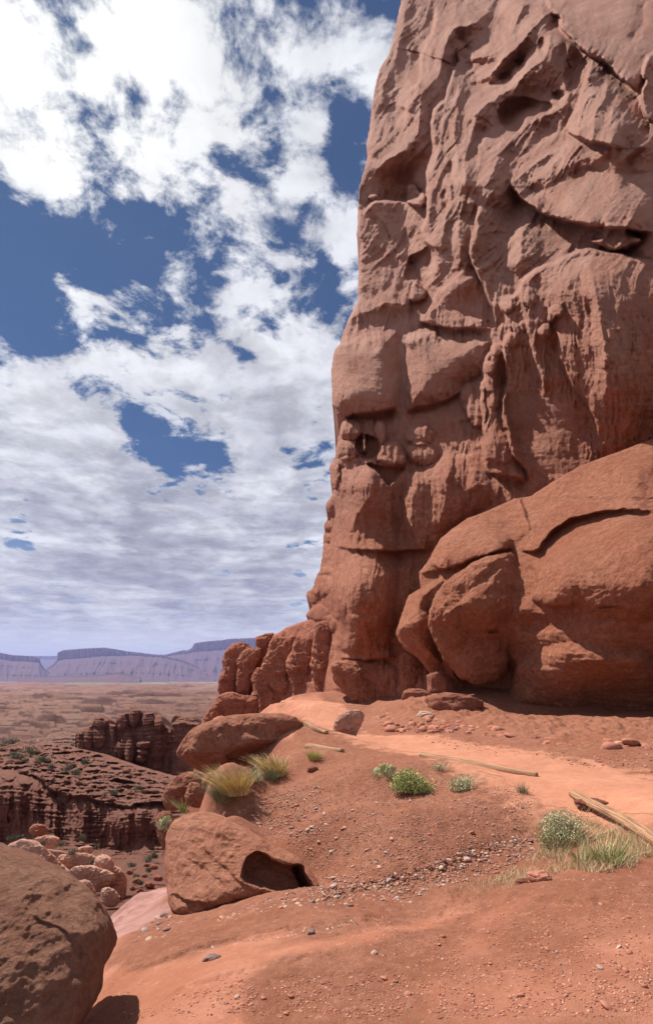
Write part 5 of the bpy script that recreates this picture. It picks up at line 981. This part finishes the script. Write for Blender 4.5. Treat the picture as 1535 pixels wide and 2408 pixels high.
for zk, poly, n, s0, s1 in plan:
    q = scatter(poly, n, 500 + ord(zk)); x, y, z, ok = hits(q[:, 0], q[:, 1])
    for i in range(n):
        if not ok[i]: continue
        mt = smats[rs.integers(0, 5)] if zk in 'gsud' else ('stone_red' if rs.uniform() < .75 or zk == 'w' else smats[rs.integers(0, 5)])
        key = (mt, int(rs.integers(0, 6)))
        if key not in meshes:
            o = grid_mesh('stone', stone_mesh(key[1] * 5 + len(meshes), rs.uniform(.5, .8), rs.uniform(1.1, 1.6)), M[mt], close_u=True, smooth=True); meshes[key] = o
        else: o = meshes[key].copy(); scene.collection.objects.link(o)
        s = rs.uniform(s0, s1) * (1.5 if rs.uniform() < .1 else 1); o.scale = (s, s, s * rs.uniform(.7, 1.0)); o.rotation_euler = (rs.normal(0, .25), rs.normal(0, .25), rs.uniform(0, 6.28))
        o.location = (x[i], y[i], z[i] + s * .14); g = slab[mt] + ' stones ' + zone_txt[zk]
        tag(o, ('small ' if zk != 'w' else 'rough ') + slab[mt] + ' stone lying ' + zone_txt[zk], 'stone', g)
def one_stone(px, py, s, mt, label, seed, flat=.7, el=1.2, name='rock', sink=.2, rz=0):
    p = hit(px, py); o = grid_mesh(name, stone_hi(seed, flat, el), M[mt], close_u=True); o.scale = (s, s, s); o.location = p + [0, 0, s * flat * sink]; o.rotation_euler = (0, 0, rz); tag(o, label, 'rock'); return o
def stone_hi(seed, flat, elong):
    th = np.linspace(0, math.pi, 40); ph = np.linspace(0, 2 * math.pi, 57)[:-1]; T, Pp = np.meshgrid(th, ph, indexing='ij'); D = np.stack([np.sin(T) * np.cos(Pp), np.sin(T) * np.sin(Pp), np.cos(T)], -1)
    s = np.sign(D) * np.abs(D) ** .75; return s * [elong, 1, flat] * (1 + .34 * fbm3(D * 1.1 + seed * 7.3, 3, seed) + .09 * fbm3(D * 5 + seed, 4, seed))[..., None] * .5
one_stone(1268,2075,.15,'stone_red','dark red angular rock in the dry grass at the gully head',3,.8,1.3,sink=.3)
one_stone(1232,2080,.10,'soilrock','low crumbling red clod left of the dark red angular rock',4,.6,1.5,sink=.2)
one_stone(1392,1893,.26,'soilrock','rounded pink red rock beneath the nearest pole',5,.5,1.4,sink=.1)
one_stone(1032,1955,.0001,'stone_red','x',6) if False else None
one_stone(732,2202,.05,'stone_dark','dark stone standing alone on the pebbly foreground rock',7,.9,1.0,sink=.4)
one_stone(498,2262,.07,'stone_dark','dark crumbly clod in the middle of the foreground rock',8,.6,1.5,sink=.3)
one_stone(735,1812,.16,'soilrock','dark red lump with a shaded hollow below the small olive tuft',9,.7,1.1,sink=.2)
rock('rock', [(786,1738),(784,1712),(792,1690),(806,1678),(832,1668),(856,1676),(852,1700),(840,1722),(832,1740),(808,1746)], 13.2, 16, M['pale'], 'layered pale rock stack beside the trail at the corner of the cliff', 'rock', back=24, rings=44, n=180, noise=1.8, seed=77, prof=.34, sm=1)
one_stone(1000,1690,.36,'stone_tan','pale tan block in the rubble beside the trail',11,.6,1.4,sink=.4)
one_stone(1065,1672,1.3,'soilrock','large dark slab of fallen rock under the ledge hollow',12,.6,1.3,sink=.2,rz=.6)
one_stone(978,1648,.8,'soilrock','jagged fallen block at the left foot of the ledge',13,.7,1.2,sink=.3)
one_stone(1030,1635,.9,'soilrock','upright crumbling block in front of the ledge hollow',14,1.2,.9,sink=.3)
# gravel, too fine to count
def gravel(specs, mat, seed, label, name='gravel'):
    Vs = []; Qs = []; off = 0; r = np.random.default_rng(seed)
    base = [stone_low(k) for k in range(6)]
    for poly, n, s0, s1, patch in specs:
        s = scatter(poly, n, seed + len(Vs)); s = s[fbm2(s[:, 0] / 60, s[:, 1] / 30, 3, seed) * patch + r.uniform(-.5, .5, len(s)) > -.15]
        x, y, z, ok = hits(s[:, 0], s[:, 1])
        for i in np.flatnonzero(ok):
            V, Q = base[r.integers(0, 6)]; k = s0 + (s1 - s0) * r.uniform() ** 2.5; a = r.uniform(0, 6.28); ca, sa = math.cos(a), math.sin(a)
            W = V * k; W = np.stack([W[:, 0] * ca - W[:, 1] * sa + x[i], W[:, 0] * sa + W[:, 1] * ca + y[i], W[:, 2] + z[i] + k * .12], -1); Vs.append(W); Qs.append(Q + off); off += len(V)
    o = mesh_np(name, np.concatenate(Vs), np.concatenate(Qs), mat, smooth=(name == 'gravel' and seed < 202)); tag(o, label, 'gravel', kind='stuff'); return o
def stone_low(seed):
    th = np.linspace(0, math.pi, 5); ph = np.linspace(0, 2 * math.pi, 7)[:-1]; T, Pp = np.meshgrid(th, ph, indexing='ij'); D = np.stack([np.sin(T) * np.cos(Pp), np.sin(T) * np.sin(Pp), np.cos(T)], -1)
    U = D * [1.25, 1, .7] * (1 + .45 * fbm3(D * 1.2 + seed * 5.1, 2, seed))[..., None] * .5; n, m = 5, 6; idx = np.arange(n * m).reshape(n, m); Q = []
    for i in range(n - 1):
        for j in range(m): Q.append([idx[i, j], idx[i + 1, j], idx[i + 1, (j + 1) % m], idx[i, (j + 1) % m]])
    return U.reshape(-1, 3), np.array(Q)
gravel([(GULLY,5000,.006,.028,.8),(SLOPE,8000,.005,.020,.9),(UPL,2200,.007,.03,.9),([(640,1880),(800,1800),(1000,1830),(1250,1860),(1280,1900),(900,1900)],2500,.007,.022,.9),([(440,2200),(560,2140),(640,2110),(760,2130),(1000,2110),(900,2160),(780,2190),(600,2225)],3000,.006,.026,.8),(SLIDE,300,.01,.03,.8)], M['gravel'], 201, 'mixed grey and pink gravel washed into the gully and over the slope')
gravel([(FORE,17000,.003,.015,1.7),(WALLF,4200,.02,.20,1.0),([(1000,1740),(1300,1760),(1540,1800),(1540,1830),(1300,1790),(1000,1760)],500,.01,.05,1.0),([(700,1800),(1250,1830),(1300,1950),(900,1900),(640,1900)],2600,.006,.018,1.0),([(900,1700),(1535,1720),(1535,1800),(1000,1745)],900,.01,.05,1.0)], M['clods'], 203, 'small red clods and chips scattered over the bare ground')

# ============================================================ AIR
hz = bpy.data.materials.new('haze'); hz.use_nodes = True; t = NT(hz.node_tree); t.n.clear(); ho = t.new('ShaderNodeOutputMaterial'); pv_ = t.new('ShaderNodeVolumePrincipled'); t.l.new(pv_.outputs[0], ho.inputs['Volume'])
pv_.inputs['Color'].default_value = (.42, .50, 1.0, 1); pv_.inputs['Density'].default_value = 5.2e-5; pv_.inputs['Anisotropy'].default_value = .2
bx = np.array([[x, y, z] for x in (-17000, 9000) for y in (-60, 24800) for z in (-170, 780)], float)
Qb = np.array([[0,1,3,2],[4,6,7,5],[0,4,5,1],[2,3,7,6],[0,2,6,4],[1,5,7,3]])
ho_ = mesh_np('haze', bx, Qb, hz, smooth=False); tag(ho_, 'pale blue haze in the air over the valley', 'haze', kind='stuff')
